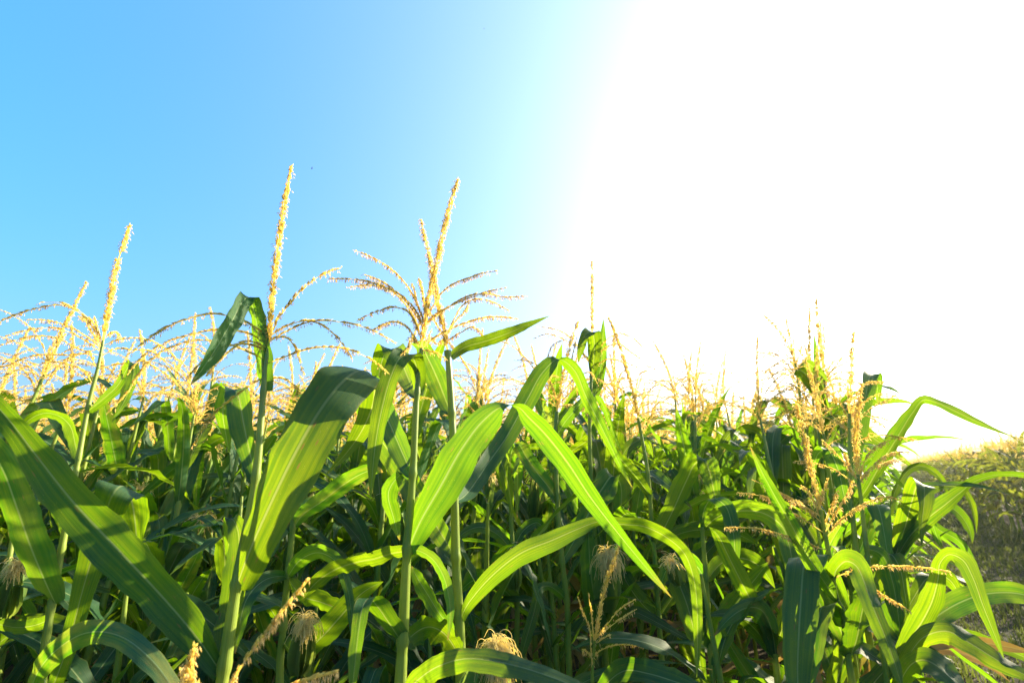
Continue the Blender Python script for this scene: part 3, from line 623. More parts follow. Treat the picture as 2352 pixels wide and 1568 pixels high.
# right hand clump
p8 = Plant(1.0, 'corn plant at the field corner with a low wide tassel, its bottom branches nearly level').stalk(
    [(1962, 1600), (1945, 1488), (1935, 1403), (1921, 1375), (1911, 1307), (1895, 1226), (1884, 1170)], 18, 9, (1490, 1400, 1320))
p8.leaf([(1926, 1385, 0, 20), (1905, 1352, -.02, 30), (1877, 1312, -.03, 36), (1848, 1262, -.05, 38), (1815, 1200, -.07, 34), (1782, 1143, -.09, 28), (1750, 1083, -.11, 18), (1723, 1025, -.12, 1)], roll=[22] * 8, n=56)
p8.leaf([(1916, 1330, 0, 28), (1922, 1305, -.03, 44), (1944, 1288, -.06, 52), (1968, 1300, -.09, 52), (1986, 1340, -.11, 48), (2004, 1392, -.13, 42), (2028, 1450, -.14, 36), (2052, 1515, -.15, 30), (2075, 1590, -.16, 2)], roll=[-20, -20, -20, -16, 16, 20, 22, 24, 24], apex=(3,), nu=12)
p8.leaf([(1940, 1440, 0, 50), (1915, 1360, .03, 60), (1885, 1300, .04, 66), (1860, 1275, .02, 74), (1846, 1300, -.02, 80), (1840, 1370, -.05, 86), (1835, 1450, -.07, 80), (1832, 1530, -.08, 66), (1834, 1620, -.09, 36), (1836, 1680, -.09, 2)], roll=24, apex=(3,), nu=14)
p8.leaf([(1950, 1510, 0, 30), (1965, 1470, -.02, 48), (1975, 1420, -.04, 54), (1984, 1375, -.06, 48), (1990, 1340, -.07, 30), (1994, 1315, -.08, 1)], roll=-30)
p8.leaf([(1944, 1485, 0, 30), (1928, 1440, .02, 44), (1905, 1400, .0, 50), (1888, 1395, -.03, 50), (1878, 1430, -.05, 52), (1870, 1490, -.07, 46), (1860, 1560, -.08, 24), (1855, 1610, -.08, 1)], roll=24, apex=(3,))
p8.tassel([(1884, 1170), (1878, 1141), (1868, 1100), (1857, 1055), (1848, 1010), (1837, 960), (1826, 918)], 15, [
    [(1900, 1262), (1875, 1256), (1850, 1246), (1789, 1226), (1738, 1214), (1668, 1212)],
    [(1891, 1222), (1857, 1199), (1809, 1171), (1755, 1141), (1697, 1132)],
    [(1887, 1200), (1843, 1161), (1789, 1130), (1731, 1103)],
    [(1895, 1240), (1918, 1209), (1952, 1178), (1993, 1154), (2034, 1142), (2067, 1148)],
    [(1890, 1215), (1908, 1171), (1916, 1145), (1926, 1127)],
    [(1885, 1190), (1867, 1147), (1855, 1128), (1842, 1117)],
    [(1913, 1330), (1935, 1318), (1959, 1311), (2010, 1301), (2078, 1301), (2130, 1305), (2184, 1314)],
    [(1913, 1328), (1942, 1318), (1986, 1338), (2027, 1366), (2061, 1386), (2089, 1403)],
    [(1888, 1205), (1880, 1165), (1895, 1120), (1902, 1100)],
    [(1893, 1225), (1920, 1180), (1950, 1130), (1958, 1105)],
    [(1885, 1185), (1850, 1165), (1830, 1150), (1815, 1160)]], sl=.0095, anther=1.7, start=.12, step=.36)
p9 = Plant(1.35, 'corn plant with a straight upright spike rising just behind the low wide corner tassel').stalk(
    [(2010, 1600), (1985, 1400), (1968, 1270), (1955, 1150), (1951, 1000), (1951, 950)], 18, 8, (1400, 1270, 1130))
p9.leaf([(1960, 1165, 0, 18), (1985, 1130, -.02, 30), (2022, 1066, -.04, 40), (2060, 1004, -.06, 38), (2095, 948, -.07, 28), (2124, 917, -.08, 20), (2152, 924, -.09, 18), (2195, 944, -.10, 20), (2245, 968, -.11, 14), (2300, 992, -.12, 5), (2322, 1000, -.12, 1)], roll=[-12] * 5 + [-6, 24, 24, 24, 24, 24], apex=(5,), n=66)
p9.leaf([(1970, 1275, 0, 18), (1990, 1225, .02, 36), (2004, 1180, .03, 46), (2012, 1158, .0, 48), (2020, 1172, -.03, 48), (2030, 1220, -.05, 38), (2038, 1270, -.06, 20), (2042, 1300, -.06, 1)], roll=[-16, -16, -16, -12, 14, 18, 18, 18], apex=(3,))
p9.leaf([(1955, 1140, 0, 16), (1962, 1060, .05, 28), (1976, 980, .08, 34), (1990, 905, .1, 36), (1998, 866, .12, 38), (2010, 860, .15, 34), (2016, 900, .17, 20), (2018, 930, .18, 1)], roll=[-10] * 4 + [-16, 0, 20, 20], apex=(5,))
p9.leaf([(1962, 1200, 0, 18), (1940, 1140, .05, 32), (1922, 1070, .08, 36), (1900, 1030, .1, 36), (1880, 1040, .13, 28), (1870, 1090, .15, 2)], roll=22, apex=(3,))
p9.leaf([(1982, 1385, 0, 24), (2000, 1330, -.02, 40), (2022, 1290, -.04, 44), (2045, 1270, -.07, 40), (2065, 1300, -.09, 34), (2078, 1360, -.1, 24), (2085, 1420, -.1, 1)], roll=22, apex=(3,))
p9.tassel([(1951, 950), (1952, 915), (1955, 866), (1956, 830), (1957, 800), (1961, 762)], 13, [
    [(1951, 975), (1976, 957), (2010, 933), (2040, 917), (2062, 905)],
    [(1949, 990), (1935, 975), (1918, 960), (1891, 926), (1864, 892)],
    [(1949, 985), (1920, 968), (1891, 957), (1865, 943), (1840, 933)],
    [(1952, 1015), (1973, 1011), (2000, 1003), (2027, 1000), (2070, 1005), (2113, 1012)],
    [(1952, 960), (1985, 925), (2020, 905), (2060, 912)],
    [(1950, 965), (1925, 920), (1895, 900), (1870, 905)],
    [(1953, 960), (1990, 880), (2030, 878), (2065, 886)],
    [(1950, 985), (1930, 1000), (1915, 985)],
    [(1952, 980), (1985, 955), (2010, 965), (2035, 985)]], sl=.0115, anther=1.2)
p10 = Plant(1.15, 'corn plant with a thick tilted spike and drooping branches crowding the upright one').stalk(
    [(2040, 1600), (2010, 1400), (1990, 1255), (1978, 1150), (1970, 1090)], 15, 9, (1400, 1255))
p10.leaf([(1990, 1260, 0, 20), (2030, 1280, .04, 34), (2050, 1340, .06, 40), (2062, 1410, .07, 34), (2070, 1480, .08, 2)], roll=24, apex=(1,))
p10.leaf([(2012, 1410, 0, 26), (2000, 1360, .03, 44), (1990, 1320, .05, 48), (1975, 1320, .08, 44), (1965, 1370, .1, 30), (1960, 1430, .1, 2)], roll=20, apex=(3,))
p10.tassel([(1970, 1090), (1967, 1040), (1966, 1000), (1968, 965), (1974, 915), (1979, 880)], 15, [
    [(1972, 1105), (1986, 1059), (2010, 1028), (2044, 1011)],
    [(1972, 1108), (1990, 1085), (2010, 1066), (2044, 1042), (2089, 1039)],
    [(1968, 1095), (1956, 1083), (1932, 1055), (1911, 1032), (1888, 1011)],
    [(1970, 1112), (1959, 1108), (1925, 1083), (1895, 1070), (1864, 1062), (1826, 1059)],
    [(1972, 1112), (2000, 1080), (2035, 1062), (2075, 1052)],
    [(1968, 1098), (1950, 1070), (1940, 1040)]], sl=.0098, anther=1.6, step=.36)
p11 = Plant(1.95, 'corn plant at the back of the corner clump with the tallest slender spike there').stalk(
    [(1960, 1600), (1930, 1300), (1908, 1050), (1896, 905), (1891, 850)], 11, 5, (1300, 1050, 960))
p11.leaf([(1903, 980, 0, 14), (1890, 930, .0, 26), (1868, 885, -.01, 34), (1846, 855, -.03, 34), (1832, 845, -.06, 28), (1852, 835, -.10, 24), (1884, 856, -.12, 16), (1905, 880, -.12, 1)], roll=20, apex=(4, 5))
p11.leaf([(1902, 960, 0, 12), (1888, 900, .03, 16), (1876, 830, .05, 14), (1870, 765, .06, 1)], roll=20)
p11.leaf([(1905, 1000, 0, 14), (1930, 960, .03, 26), (1955, 930, .05, 26), (1975, 940, .07, 20), (1985, 980, .08, 1)], roll=22, apex=(2,))
p11.leaf([(1915, 1110, 0, 16), (1885, 1060, .0, 34), (1850, 1020, -.02, 36), (1815, 1000, -.04, 30), (1790, 1020, -.05, 22), (1770, 1070, -.06, 2)], roll=22, apex=(3,))
p11.leaf([(1922, 1200, 0, 18), (1890, 1150, -.05, 34), (1860, 1120, -.08, 36), (1840, 1140, -.11, 30), (1835, 1190, -.12, 1)], roll=22, apex=(2,))
p11.tassel([(1891, 850), (1887, 818), (1882, 780), (1878, 745), (1876, 712), (1874, 681)], 9, [
    [(1893, 875), (1920, 845), (1950, 830)], [(1892, 870), (1865, 840), (1840, 812), (1825, 790)],
    [(1892, 868), (1860, 835), (1815, 822), (1770, 845), (1750, 860)], [(1892, 872), (1850, 850), (1800, 850), (1755, 880)],
    [(1892, 880), (1920, 840), (1945, 815), (1952, 820)], [(1893, 890), (1850, 880), (1810, 890), (1770, 920)],
    [(1893, 885), (1915, 860), (1950, 855), (1975, 865)], [(1890, 850), (1893, 790), (1891, 745)]], sl=.0135, anther=.9)
p12 = Plant(2.1, 'corn plant left of the corner clump with a long spike bowed to the left').stalk(
    [(1890, 1600), (1865, 1250), (1845, 1000), (1830, 850), (1824, 825)], 10, 5, (1250, 1050, 960))
p12.leaf([(1840, 960, 0, 14), (1800, 925, -.02, 22), (1765, 920, -.04, 22), (1740, 945, -.05, 20), (1725, 1010, -.06, 14), (1718, 1080, -.06, 1)], roll=[-16, -20, 20, 20, 20, 20], apex=(2,))
p12.leaf([(1845, 1010, 0, 16), (1830, 960, .02, 24), (1815, 930, .04, 26), (1795, 945, .06, 22), (1780, 1000, .07, 1)], roll=22, apex=(2,))
p12.leaf([(1856, 1140, 0, 16), (1815, 1085, -.02, 28), (1775, 1030, -.05, 30), (1730, 990, -.07, 28), (1690, 985, -.08, 22), (1655, 1030, -.09, 16), (1640, 1090, -.1, 1)], roll=22, apex=(4,))
p12.tassel([(1824, 825), (1812, 795), (1800, 775), (1789, 759), (1770, 738), (1753, 723)], 9, [
    [(1826, 840), (1800, 820), (1765, 812), (1750, 825)], [(1826, 842), (1795, 835), (1765, 848), (1750, 870)],
    [(1827, 838), (1838, 810), (1842, 790)], [(1826, 835), (1812, 800), (1796, 790)],
    [(1828, 850), (1800, 870), (1775, 900)], [(1828, 845), (1855, 830), (1880, 845)], [(1826, 835), (1822, 790), (1820, 755)]], sl=.0135, anther=.9)
# overhanging the grass path
pa = Plant(1.15, 'corn plant at the bottom right whose broad leaves hang over the grass path').stalk(
    [(2052, 1680), (2058, 1600), (2062, 1520)], 24, 18, (1600, 1520))
pa.leaf([(2062, 1510, 0, 30), (2088, 1470, -.01, 48), (2116, 1428, -.03, 62), (2140, 1380, -.05, 62), (2154, 1330, -.07, 42), (2160, 1290, -.09, 26), (2182, 1272, -.11, 34), (2210, 1284, -.13, 42), (2234, 1325, -.15, 40), (2257, 1388, -.17, 32), (2282, 1450, -.18, 22), (2306, 1512, -.19, 1)], roll=[22, 22, 22, 22, 26, 30, -10, -16, -16, -16, -16, -16], apex=(5,), n=64, nu=12)
pa.leaf([(2064, 1530, 0, 28), (2090, 1480, .03, 50), (2120, 1442, .04, 60), (2165, 1405, .05, 66), (2215, 1378, .05, 64), (2270, 1362, .05, 54), (2340, 1362, .04, 44), (2420, 1390, .03, 26), (2480, 1430, .03, 2)], roll=42, nu=12, ripple=.08)
pa.leaf([(2060, 1560, 0, 28), (2090, 1500, -.04, 44), (2130, 1458, -.08, 52), (2180, 1450, -.11, 52), (2230, 1478, -.14, 46), (2290, 1515, -.16, 38), (2360, 1552, -.18, 24), (2420, 1590, -.18, 2)], roll=38, nu=12, ripple=.08)
pa.leaf([(2058, 1600, 0, 30), (2078, 1545, -.08, 54), (2102, 1520, -.14, 62), (2132, 1518, -.19, 62), (2168, 1542, -.23, 50), (2205, 1580, -.25, 30), (2240, 1630, -.25, 2)], roll=48, nu=12)
pa.leaf([(2062, 1520, 0, 24), (2105, 1490, .06, 36), (2160, 1472, .1, 36), (2225, 1472, .12, 30), (2300, 1482, .13, 24), (2380, 1500, .14, 2)], roll=20, mat=LEAF_DRY)
pa.leaf([(2060, 1540, 0, 24), (2080, 1490, .05, 42), (2120, 1500, .08, 46), (2170, 1540, .1, 40), (2220, 1600, .1, 2)], roll=22, apex=(1,))
pb = Plant(1.4, 'corn plant on the path edge with an upright leaf bent double like a hook').stalk(
    [(2090, 1640), (2072, 1500), (2052, 1300), (2040, 1170)], 16, 7, (1500, 1300, 1200))
pb.leaf([(2050, 1300, 0, 28), (2062, 1258, -.01, 44), (2078, 1210, -.03, 52), (2094, 1150, -.06, 50), (2106, 1115, -.09, 50), (2122, 1112, -.13, 48), (2124, 1150, -.15, 38), (2118, 1200, -.16, 20), (2117, 1254, -.17, 1)], roll=[20, 20, 20, 18, 8, -6, -10, -12, -12], apex=(5,), nu=12)
pb.leaf([(2056, 1290, 0, 22), (2090, 1230, -.03, 42), (2130, 1190, -.05, 48), (2168, 1160, -.06, 44), (2205, 1130, -.06, 30), (2240, 1104, -.06, 20), (2285, 1090, -.06, 14), (2350, 1091, -.06, 12), (2420, 1108, -.06, 1)], roll=[20, 20, 20, 16, -10, -30, -40, -40, -40], nu=12)
pb.leaf([(2042, 1180, 0, 14), (2065, 1110, .04, 18), (2095, 1074, .06, 18), (2130, 1074, .08, 16), (2163, 1102, .09, 14), (2180, 1160, .1, 1)], roll=[-20, -20, -20, 20, 22, 22], apex=(2,))
pb.leaf([(2046, 1230, 0, 14), (2110, 1150, .06, 20), (2170, 1115, .08, 18), (2215, 1126, .09, 17), (2236, 1170, .1, 14), (2243, 1224, .1, 1)], roll=20, apex=(3,))
pb.leaf([(2050, 1270, 0, 16), (2120, 1190, .05, 26), (2170, 1158, .07, 26), (2206, 1182, .08, 24), (2228, 1218, .09, 18), (2233, 1248, .09, 1)], roll=22, apex=(2,))
pb.leaf([(2052, 1310, 0, 16), (2090, 1240, .02, 26), (2130, 1200, .04, 26), (2160, 1218, .05, 22), (2200, 1240, .06, 20), (2226, 1270, .06, 14), (2245, 1310, .06, 1)], roll=-10, apex=(2,))
pb.leaf([(2052, 1310, 0, 16), (2085, 1250, .01, 22), (2125, 1175, .0, 20), (2140, 1200, -.02, 18), (2155, 1240, -.02, 14), (2170, 1270, -.02, 1)], roll=20, apex=(2,))
pb.leaf([(2066, 1440, 0, 20), (2100, 1370, .03, 36), (2140, 1320, .05, 40), (2180, 1330, .07, 34), (2215, 1390, .08, 2)], roll=22, apex=(2,))
pb.leaf([(2062, 1400, 0, 20), (2030, 1340, .04, 36), (2010, 1300, .06, 36), (1990, 1310, .08, 28), (1975, 1360, .09, 1)], roll=22, apex=(2,))
# bottom, between the left and centre plants
p14 = Plant(1.12, 'corn plant between the two tall ones with a broad drooping leaf over a small ear').stalk(
    [(645, 1600), (652, 1420), (661, 1323), (673, 1210), (680, 1130), (684, 1080)], 19, 9, (1440, 1320, 1212))
p14.leaf([(673, 1214, 0, 22), (695, 1182, -.01, 32), (740, 1150, -.02, 40), (789, 1112, -.03, 42), (833, 1086, -.05, 34), (862, 1077, -.06, 22), (880, 1084, -.08, 1)], roll=-20)
p14.leaf([(660, 1322, 0, 20), (610, 1330, -.05, 34), (568, 1372, -.10, 40), (550, 1430, -.12, 36), (540, 1500, -.13, 2)], roll=-20, apex=(1,))
p14.leaf([(658, 1330, 0, 22), (690, 1285, -.04, 36), (735, 1268, -.08, 36), (775, 1292, -.11, 28), (797, 1345, -.13, 22), (809, 1420, -.14, 19), (817, 1500, -.15, 12), (824, 1560, -.15, 1)], roll=[-10, -10, -20, -24, 20, 20, 20, 20], apex=(3,))
p14.leaf([(650, 1470, 0, 26), (690, 1500, -.06, 44), (740, 1460, -.09, 56), (790, 1405, -.11, 54), (835, 1358, -.12, 38), (880, 1335, -.13, 1)], roll=-24, nu=12)
p14.leaf([(673, 1216, 0, 20), (650, 1150, .04, 30), (630, 1100, .07, 32), (608, 1085, .1, 30), (592, 1120, .12, 22), (580, 1180, .13, 1)], roll=22, apex=(3,))
p14.leaf([(664, 1330, 0, 24), (700, 1370, -.02, 40), (735, 1380, -.02, 42), (780, 1400, -.01, 34), (820, 1440, 0, 1)], roll=-24)
p14.ear((688, 1545, -.06), (703, 1425, -.14), 32, (170, .042, .5, 2.2))
# low plant whose tassel only just reaches the frame
p13 = Plant(.55, 'short corn plant below the frame whose thick peach tassel branch leans in at the bottom').stalk(
    [(470, 1800), (480, 1720), (490, 1660)], 20, 14, ())
p13.tassel([(490, 1660), (470, 1625), (455, 1590), (440, 1560), (436, 1525), (446, 1486)], 12, [
    [(492, 1655), (512, 1610), (533, 1565), (568, 1510), (606, 1459), (661, 1389), (712, 1327)],
    [(492, 1660), (560, 1610), (640, 1585), (710, 1560), (776, 1542)],
    [(490, 1660), (440, 1610), (425, 1575), (418, 1540)]], sl=.0095, anther=1.6, dys=.03, step=.36)
pc = Plant(1.25, 'corn plant at the bottom of the gap with a blade pointing up to the left').stalk(
    [(1800, 1700), (1790, 1600), (1780, 1500)], 20, 14, (1600, 1500))
pc.leaf([(1788, 1620, 0, 24), (1750, 1590, -.03, 34), (1715, 1540, -.06, 34), (1680, 1485, -.09, 24), (1649, 1428, -.11, 1)], roll=22)
pc.leaf([(1782, 1510, 0, 22), (1740, 1450, .0, 38), (1700, 1420, -.02, 42), (1668, 1440, -.05, 36), (1650, 1500, -.07, 26), (1640, 1570, -.08, 1)], roll=-20, apex=(2,))
pc.leaf([(1782, 1510, 0, 24), (1770, 1440, -.03, 42), (1748, 1400, -.06, 44), (1715, 1395, -.09, 40), (1680, 1415, -.11, 32), (1640, 1460, -.12, 1)], roll=-22, apex=(2,))
pc.leaf([(1781, 1505, 0, 24), (1800, 1430, -.02, 36), (1822, 1370, -.04, 34), (1835, 1340, -.06, 28), (1850, 1380, -.08, 20), (1856, 1430, -.08, 1)], roll=20, apex=(3,))
pc.leaf([(1783, 1520, 0, 20), (1820, 1480, -.03, 32), (1850, 1500, -.06, 32), (1875, 1560, -.08, 26), (1890, 1620, -.08, 1)], roll=22, apex=(1,), mat=LEAF_DRY)
pc.leaf([(1778, 1500, 0, 22), (1745, 1420, -.04, 34), (1700, 1330, -.08, 40), (1670, 1270, -.1, 36), (1650, 1230, -.12, 26), (1630, 1210, -.14, 1)], roll=22)
pd = Plant(1.3, 'corn plant with wide pale leaves arching over and hanging straight down like straps').stalk(
    [(1640, 1650), (1632, 1500), (1622, 1330), (1612, 1210)], 15, 9, (1500, 1330, 1215))
pd.leaf([(1614, 1218, 0, 22), (1650, 1185, -.02, 36), (1700, 1172, -.04, 42), (1755, 1178, -.06, 44), (1796, 1208, -.08, 44), (1814, 1260, -.10, 40), (1821, 1325, -.11, 26), (1823, 1398, -.12, 1)], roll=[-20, -20, -20, -16, 0, 16, 20, 20], nu=12)
pd.leaf([(1613, 1215, 0, 20), (1620, 1165, .0, 32), (1640, 1145, -.03, 34), (1665, 1160, -.05, 36), (1682, 1210, -.07, 34), (1688, 1280, -.08, 22), (1680, 1350, -.08, 1)], roll=[-16, -16, -16, 10, 18, 18, 18], apex=(2,))
pd.leaf([(1622, 1335, 0, 24), (1660, 1290, .03, 40), (1700, 1280, .05, 42), (1745, 1300, .07, 34), (1780, 1350, .08, 1)], roll=-20)
pd.leaf([(1624, 1340, 0, 24), (1590, 1290, .04, 38), (1560, 1280, .07, 40), (1530, 1310, .09, 30), (1515, 1370, .1, 1)], roll=22, apex=(2,))
pd.leaf([(1630, 1490, 0, 26), (1660, 1430, -.02, 44), (1700, 1370, -.03, 44), (1740, 1320, -.04, 34), (1765, 1290, -.05, 1)], roll=-22)
pd.ear((1560, 1340, -.02), (1543, 1290, -.04), 22, (70, .04, .5, 1.2))
p9.ear((1966, 1350, -.05), (1940, 1292, -.08), 26, (120, .04, .5, 1.6))
p15 = Plant(1.5, 'slim corn plant behind the centre whose small ear shows a round tuft of pale silk').stalk(
    [(1200, 1620), (1187, 1380), (1178, 1270), (1172, 1150), (1168, 1080)], 14, 8, (1380, 1265, 1150))
p15.leaf([(1172, 1152, 0, 16), (1160, 1110, -.02, 30), (1150, 1068, -.05, 36), (1146, 1052, -.09, 36), (1158, 1080, -.12, 32), (1170, 1130, -.13, 22), (1176, 1185, -.13, 1)], roll=[20, 20, 18, 10, 20, 24, 24], apex=(3,))
p15.leaf([(1170, 1100, 0, 14), (1180, 1065, .02, 24), (1186, 1050, .05, 26), (1189, 1085, .08, 22), (1188, 1140, .09, 12), (1188, 1190, .09, 1)], roll=22, apex=(2,))
p15.leaf([(1178, 1268, 0, 18), (1140, 1225, -.03, 24), (1100, 1210, -.05, 24), (1060, 1228, -.06, 16), (1040, 1260, -.06, 1)], roll=-30)
p15.leaf([(1178, 1268, 0, 16), (1205, 1215, .03, 26), (1235, 1200, .05, 24), (1258, 1235, .06, 2)], roll=24)
p15.leaf([(1187, 1385, 0, 20), (1140, 1340, -.04, 38), (1090, 1330, -.07, 40), (1050, 1365, -.09, 2)], roll=45)
p15.ear((1181, 1350, -.05), (1175, 1272, -.10), 22, (120, .04, .8, 1.6))
p16 = Plant(1.15, 'corn plant cut by the left edge with a leaning ear of pale silk').stalk(
    [(-25, 1640), (-8, 1480), (6, 1380), (30, 1230), (48, 1100)], 20, 11, (1480, 1375, 1225))
p16.leaf([(8, 1380, 0, 20), (60, 1350, .02, 34), (110, 1350, .03, 34), (160, 1390, .04, 26), (190, 1450, .05, 1)], roll=45)
p16.leaf([(30, 1230, 0, 18), (60, 1170, .05, 34), (95, 1140, .08, 36), (125, 1170, .11, 28), (140, 1230, .12, 1)], roll=24, apex=(2,))
p16.leaf([(-8, 1480, 0, 26), (50, 1440, .0, 42), (110, 1430, .0, 44), (180, 1450, .0, 34), (240, 1500, .0, 1)], roll=48, ripple=.1)
p16.leaf([(44, 1120, 0, 14), (20, 1060, .04, 28), (-10, 1040, .07, 28), (-40, 1070, .09, 1)], roll=24)
p16.ear((12, 1410, -.06), (38, 1300, -.12), 30, (170, .036, .5, 2.2))
# ------------------------------------------------------------------ the field behind: one plant of each growth form, then copies
def gen_tassel(mb, base, rng, scale=1.0, sl=.010, step=.6, lean=None, nb=None, anther=.7, rk=4, branches=True, mb_branch=None):
    lean = rng.uniform(-.2, .2, 2) if lean is None else lean
    H = rng.uniform(.26, .36) * scale; b = np.asarray(base)
    d = nrm(np.array([lean[0], lean[1], 1.0])); top = b + d * H + np.array([lean[0], lean[1], 0]) * .12
    P = spline([b, b + d * H * .5, top], 20)
    branch_geom(mb, P, sl, sl * .34, anther * 1.2, .05, True, thick=.015 * scale, rk=rk, r0=.0015, step=step)
    for i in range(nb or rng.integers(8, 14)):
        az = i * 2.4 + rng.uniform(-.5, .5); L = rng.uniform(.17, .28) * scale; z = rng.uniform(-.075, .04)
        n = 14; s = np.linspace(0, 1, n); a0 = radians(rng.uniform(18, 50)); a1 = radians(rng.uniform(80, 135))
        th = a0 + (a1 - a0) * s ** rng.uniform(.8, 1.4); dd = np.array([sin(az), cos(az), 0])
        T = dd * np.sin(th)[:, None] + UP * np.cos(th)[:, None]
        Q = b + d * z + np.concatenate([[[0, 0, 0]], np.cumsum(T[1:] * L / (n - 1), 0)])
        branch_geom(mb_branch or mb, Q, sl, sl * .34, anther * 1.4, .06, rk=max(3, rk - 1), step=step)

def make_growth_form(k):
    """an upright corn plant at the origin: stalk, leaves, tassel, ear"""
    rng = np.random.default_rng(100 + k); random.seed(k)
    root = thing('corn_plant', '', 'corn plant')
    hgt = rng.uniform(1.55, 1.68); lean = rng.uniform(-.06, .06, 2)
    path = [np.array([lean[0] * (z / hgt) ** 2, lean[1] * (z / hgt) ** 2, z]) for z in np.linspace(0, hgt + .03, 8)]
    top = hgt - rng.uniform(.19, .27); zs = []; z = top
    while z > .22: zs.append(z); z -= rng.uniform(.085, .125)
    mb = MB(); stalk_geom(mb, np.array(path), np.interp(np.linspace(0, 1, 8), [0, .8, 1], [.013, .0085, .0038]), zs, 8, 70); mb.obj('stalk', [STALK], root)
    az = rng.uniform(0, 6.28)
    for i, z in enumerate(zs):
        mb = MB(); b = np.array([lean[0] * (z / hgt) ** 2, lean[1] * (z / hgt) ** 2, z])
        rand_leaf(mb, b, az, z, rng, 30, 6, low=z < .45)
        mb.obj('leaf', [LEAF_DRY if z < .34 or (z < .62 and rng.random() < .3) else LEAF], root); az += pi + rng.uniform(-.45, .45)
    mb = MB(); mbb = MB(); gen_tassel(mb, path[-1], rng, mb_branch=mbb, sl=.0115, step=.46)
    t = mb.obj('tassel', [GLUME, ANTHER], root); mbb.obj('tassel_branches', [GLUME, ANTHER], t)
    if k % 2 == 0:
        z = zs[3]; b = np.array([lean[0] * (z / hgt) ** 2, lean[1] * (z / hgt) ** 2, z]); a = rng.uniform(0, 6)
        d = nrm(np.array([sin(a) * .35, cos(a) * .35, 1])); A = b + np.array([sin(a), cos(a), 0]) * .012; B = A + d * .19
        mb = MB(); ear_geom(mb, A, B, .04, rng, 10); e = mb.obj('ear', [HUSK], root)
        mb = MB(); silk_geom(mb, B, d, 60, .07, .5, rng, 1.3, .0006); mb.obj('silk', [SILK], e)
    return root

def copy_tree(o, parent=None, skip=()):
    c = o.copy(); C.objects.link(c); c.parent = parent
    for ch in list(o.children):
        if not ch.name.startswith(skip or '?'): copy_tree(ch, c)
    return c

def flat_plant(k, fine, wide=1.0):
    """the same plant as one light mesh, for plants too far off to show their parts"""
    rng = np.random.default_rng(300 + k); random.seed(50 + k); mb = MB()
    hgt = rng.uniform(1.53, 1.69); lean = rng.uniform(-.08, .08, 2); at = lambda z: np.array([lean[0] * (z / hgt) ** 2, lean[1] * (z / hgt) ** 2, z])
    tube(mb, [at(z) for z in np.linspace(0, hgt, 6)], np.linspace(.0125, .005, 6), 5 if fine else 4, 0)
    z = hgt - rng.uniform(.19, .27); az = rng.uniform(0, 6.28)
    while z > (.25 if fine else .3):
        L = MB(); rand_leaf(L, at(z), az, z, rng, 16 if fine else 10, 4 if fine else 2, low=z < .45 or (wide > 1 and rng.random() < .5), wide=wide)
        V, F, uv, M = L.arrays(); mb.add(V, F[0], uv, 1); az += pi + rng.uniform(-.45, .45); z -= rng.uniform(.105, .145) * wide
    T = MB(); gen_tassel(T, at(hgt), rng, sl=.016 if fine else .03, step=.5 if fine else 1.0, nb=11 if fine else 8, anther=(.2 if wide > 1 else .6) if fine else .3, rk=3)
    off = mb.n
    for V, F, M in zip(T.v, T.f, T.m):
        pass
    V, F, uv, M = T.arrays()
    n0 = mb.n; mb.v.append(V); mb.uv.append(uv); mb.n += len(V)
    for f, m in zip(F, M): mb.f.append(f + n0); mb.m.append(m + 2)
    return mb
FLATM = [STALK, LEAF, GLUME, ANTHER]; FLATO = [STALK, LEAF_OLIVE, GLUME, ANTHER]

def mass(name, protos, xf, label, cat, mats=None):
    """many plants as one object: xf rows are x, y, z rotation, scale, proto"""
    out = MB(); arr = [p.arrays() for p in protos]
    for k in range(len(protos)):
        sel = xf[xf[:, 4].astype(int) == k]
        if not len(sel): continue
        V, F, uv, M = arr[k]; n = len(V); m = len(sel)
        c, s = np.cos(sel[:, 2])[:, None], np.sin(sel[:, 2])[:, None]; sc = sel[:, 3][:, None]
        X = (V[None, :, 0] * c - V[None, :, 1] * s) * sc + sel[:, 0][:, None]; Y = (V[None, :, 0] * s + V[None, :, 1] * c) * sc + sel[:, 1][:, None]
        Z = V[None, :, 2] * sc + 0 * X
        n0 = out.n; out.v.append(np.stack([X, Y, Z], -1).reshape(-1, 3)); out.uv.append(np.tile(uv, (m, 1))); out.n += n * m
        for f, mm in zip(F, M):
            out.f.append((f[None] + (np.arange(m) * n)[:, None, None]).reshape(-1, f.shape[1]) + n0); out.m.append(np.tile(mm, m))
    o = out.obj(name, mats or FLATM); tag(o, label, cat, kind='stuff'); return o

rng = np.random.default_rng(5)
def rowpts(lat, s0, s1, sp, jl=.06):
    s = np.arange(s0, s1, sp); s = s + rng.uniform(-.35, .35, len(s)) * sp
    l = lat + rng.uniform(-jl, jl, len(s)); P = RD[None, :2] * s[:, None] + RL[None, :2] * l[:, None]
    return P
HERO = np.array(Plant.PLACED)
left = np.concatenate([rowpts(-.22 - .58 * k, -6, 34, .16) for k in range(38)])
d = np.hypot(left[:, 0], left[:, 1]); azm = np.degrees(np.arctan2(left[:, 0], left[:, 1]))
clear = np.array([np.min(np.hypot(*(HERO - p).T)) for p in left])
keep = (clear > .13) & (d < 26)
inview = (np.abs(azm) < 50.5) & (left[:, 1] > 0)
keep &= ~(inview & (left[:, 1] < 1.62)) & ~(d < 1.1) & ~((~inview) & (d < 1.6) & (left[:, 1] > -.4) & (azm > -90))
keep &= (azm < 60) & (azm > -100)
keep &= ~((d > 7) & ~(np.abs(azm) < 53)) 
yl = np.concatenate([rowpts(-.22 - .31 * k, -1, 4, .17, .08) for k in range(16)])
yc = np.array([np.min(np.hypot(*(HERO - p).T)) for p in yl]); ya = np.degrees(np.arctan2(yl[:, 0], yl[:, 1]))
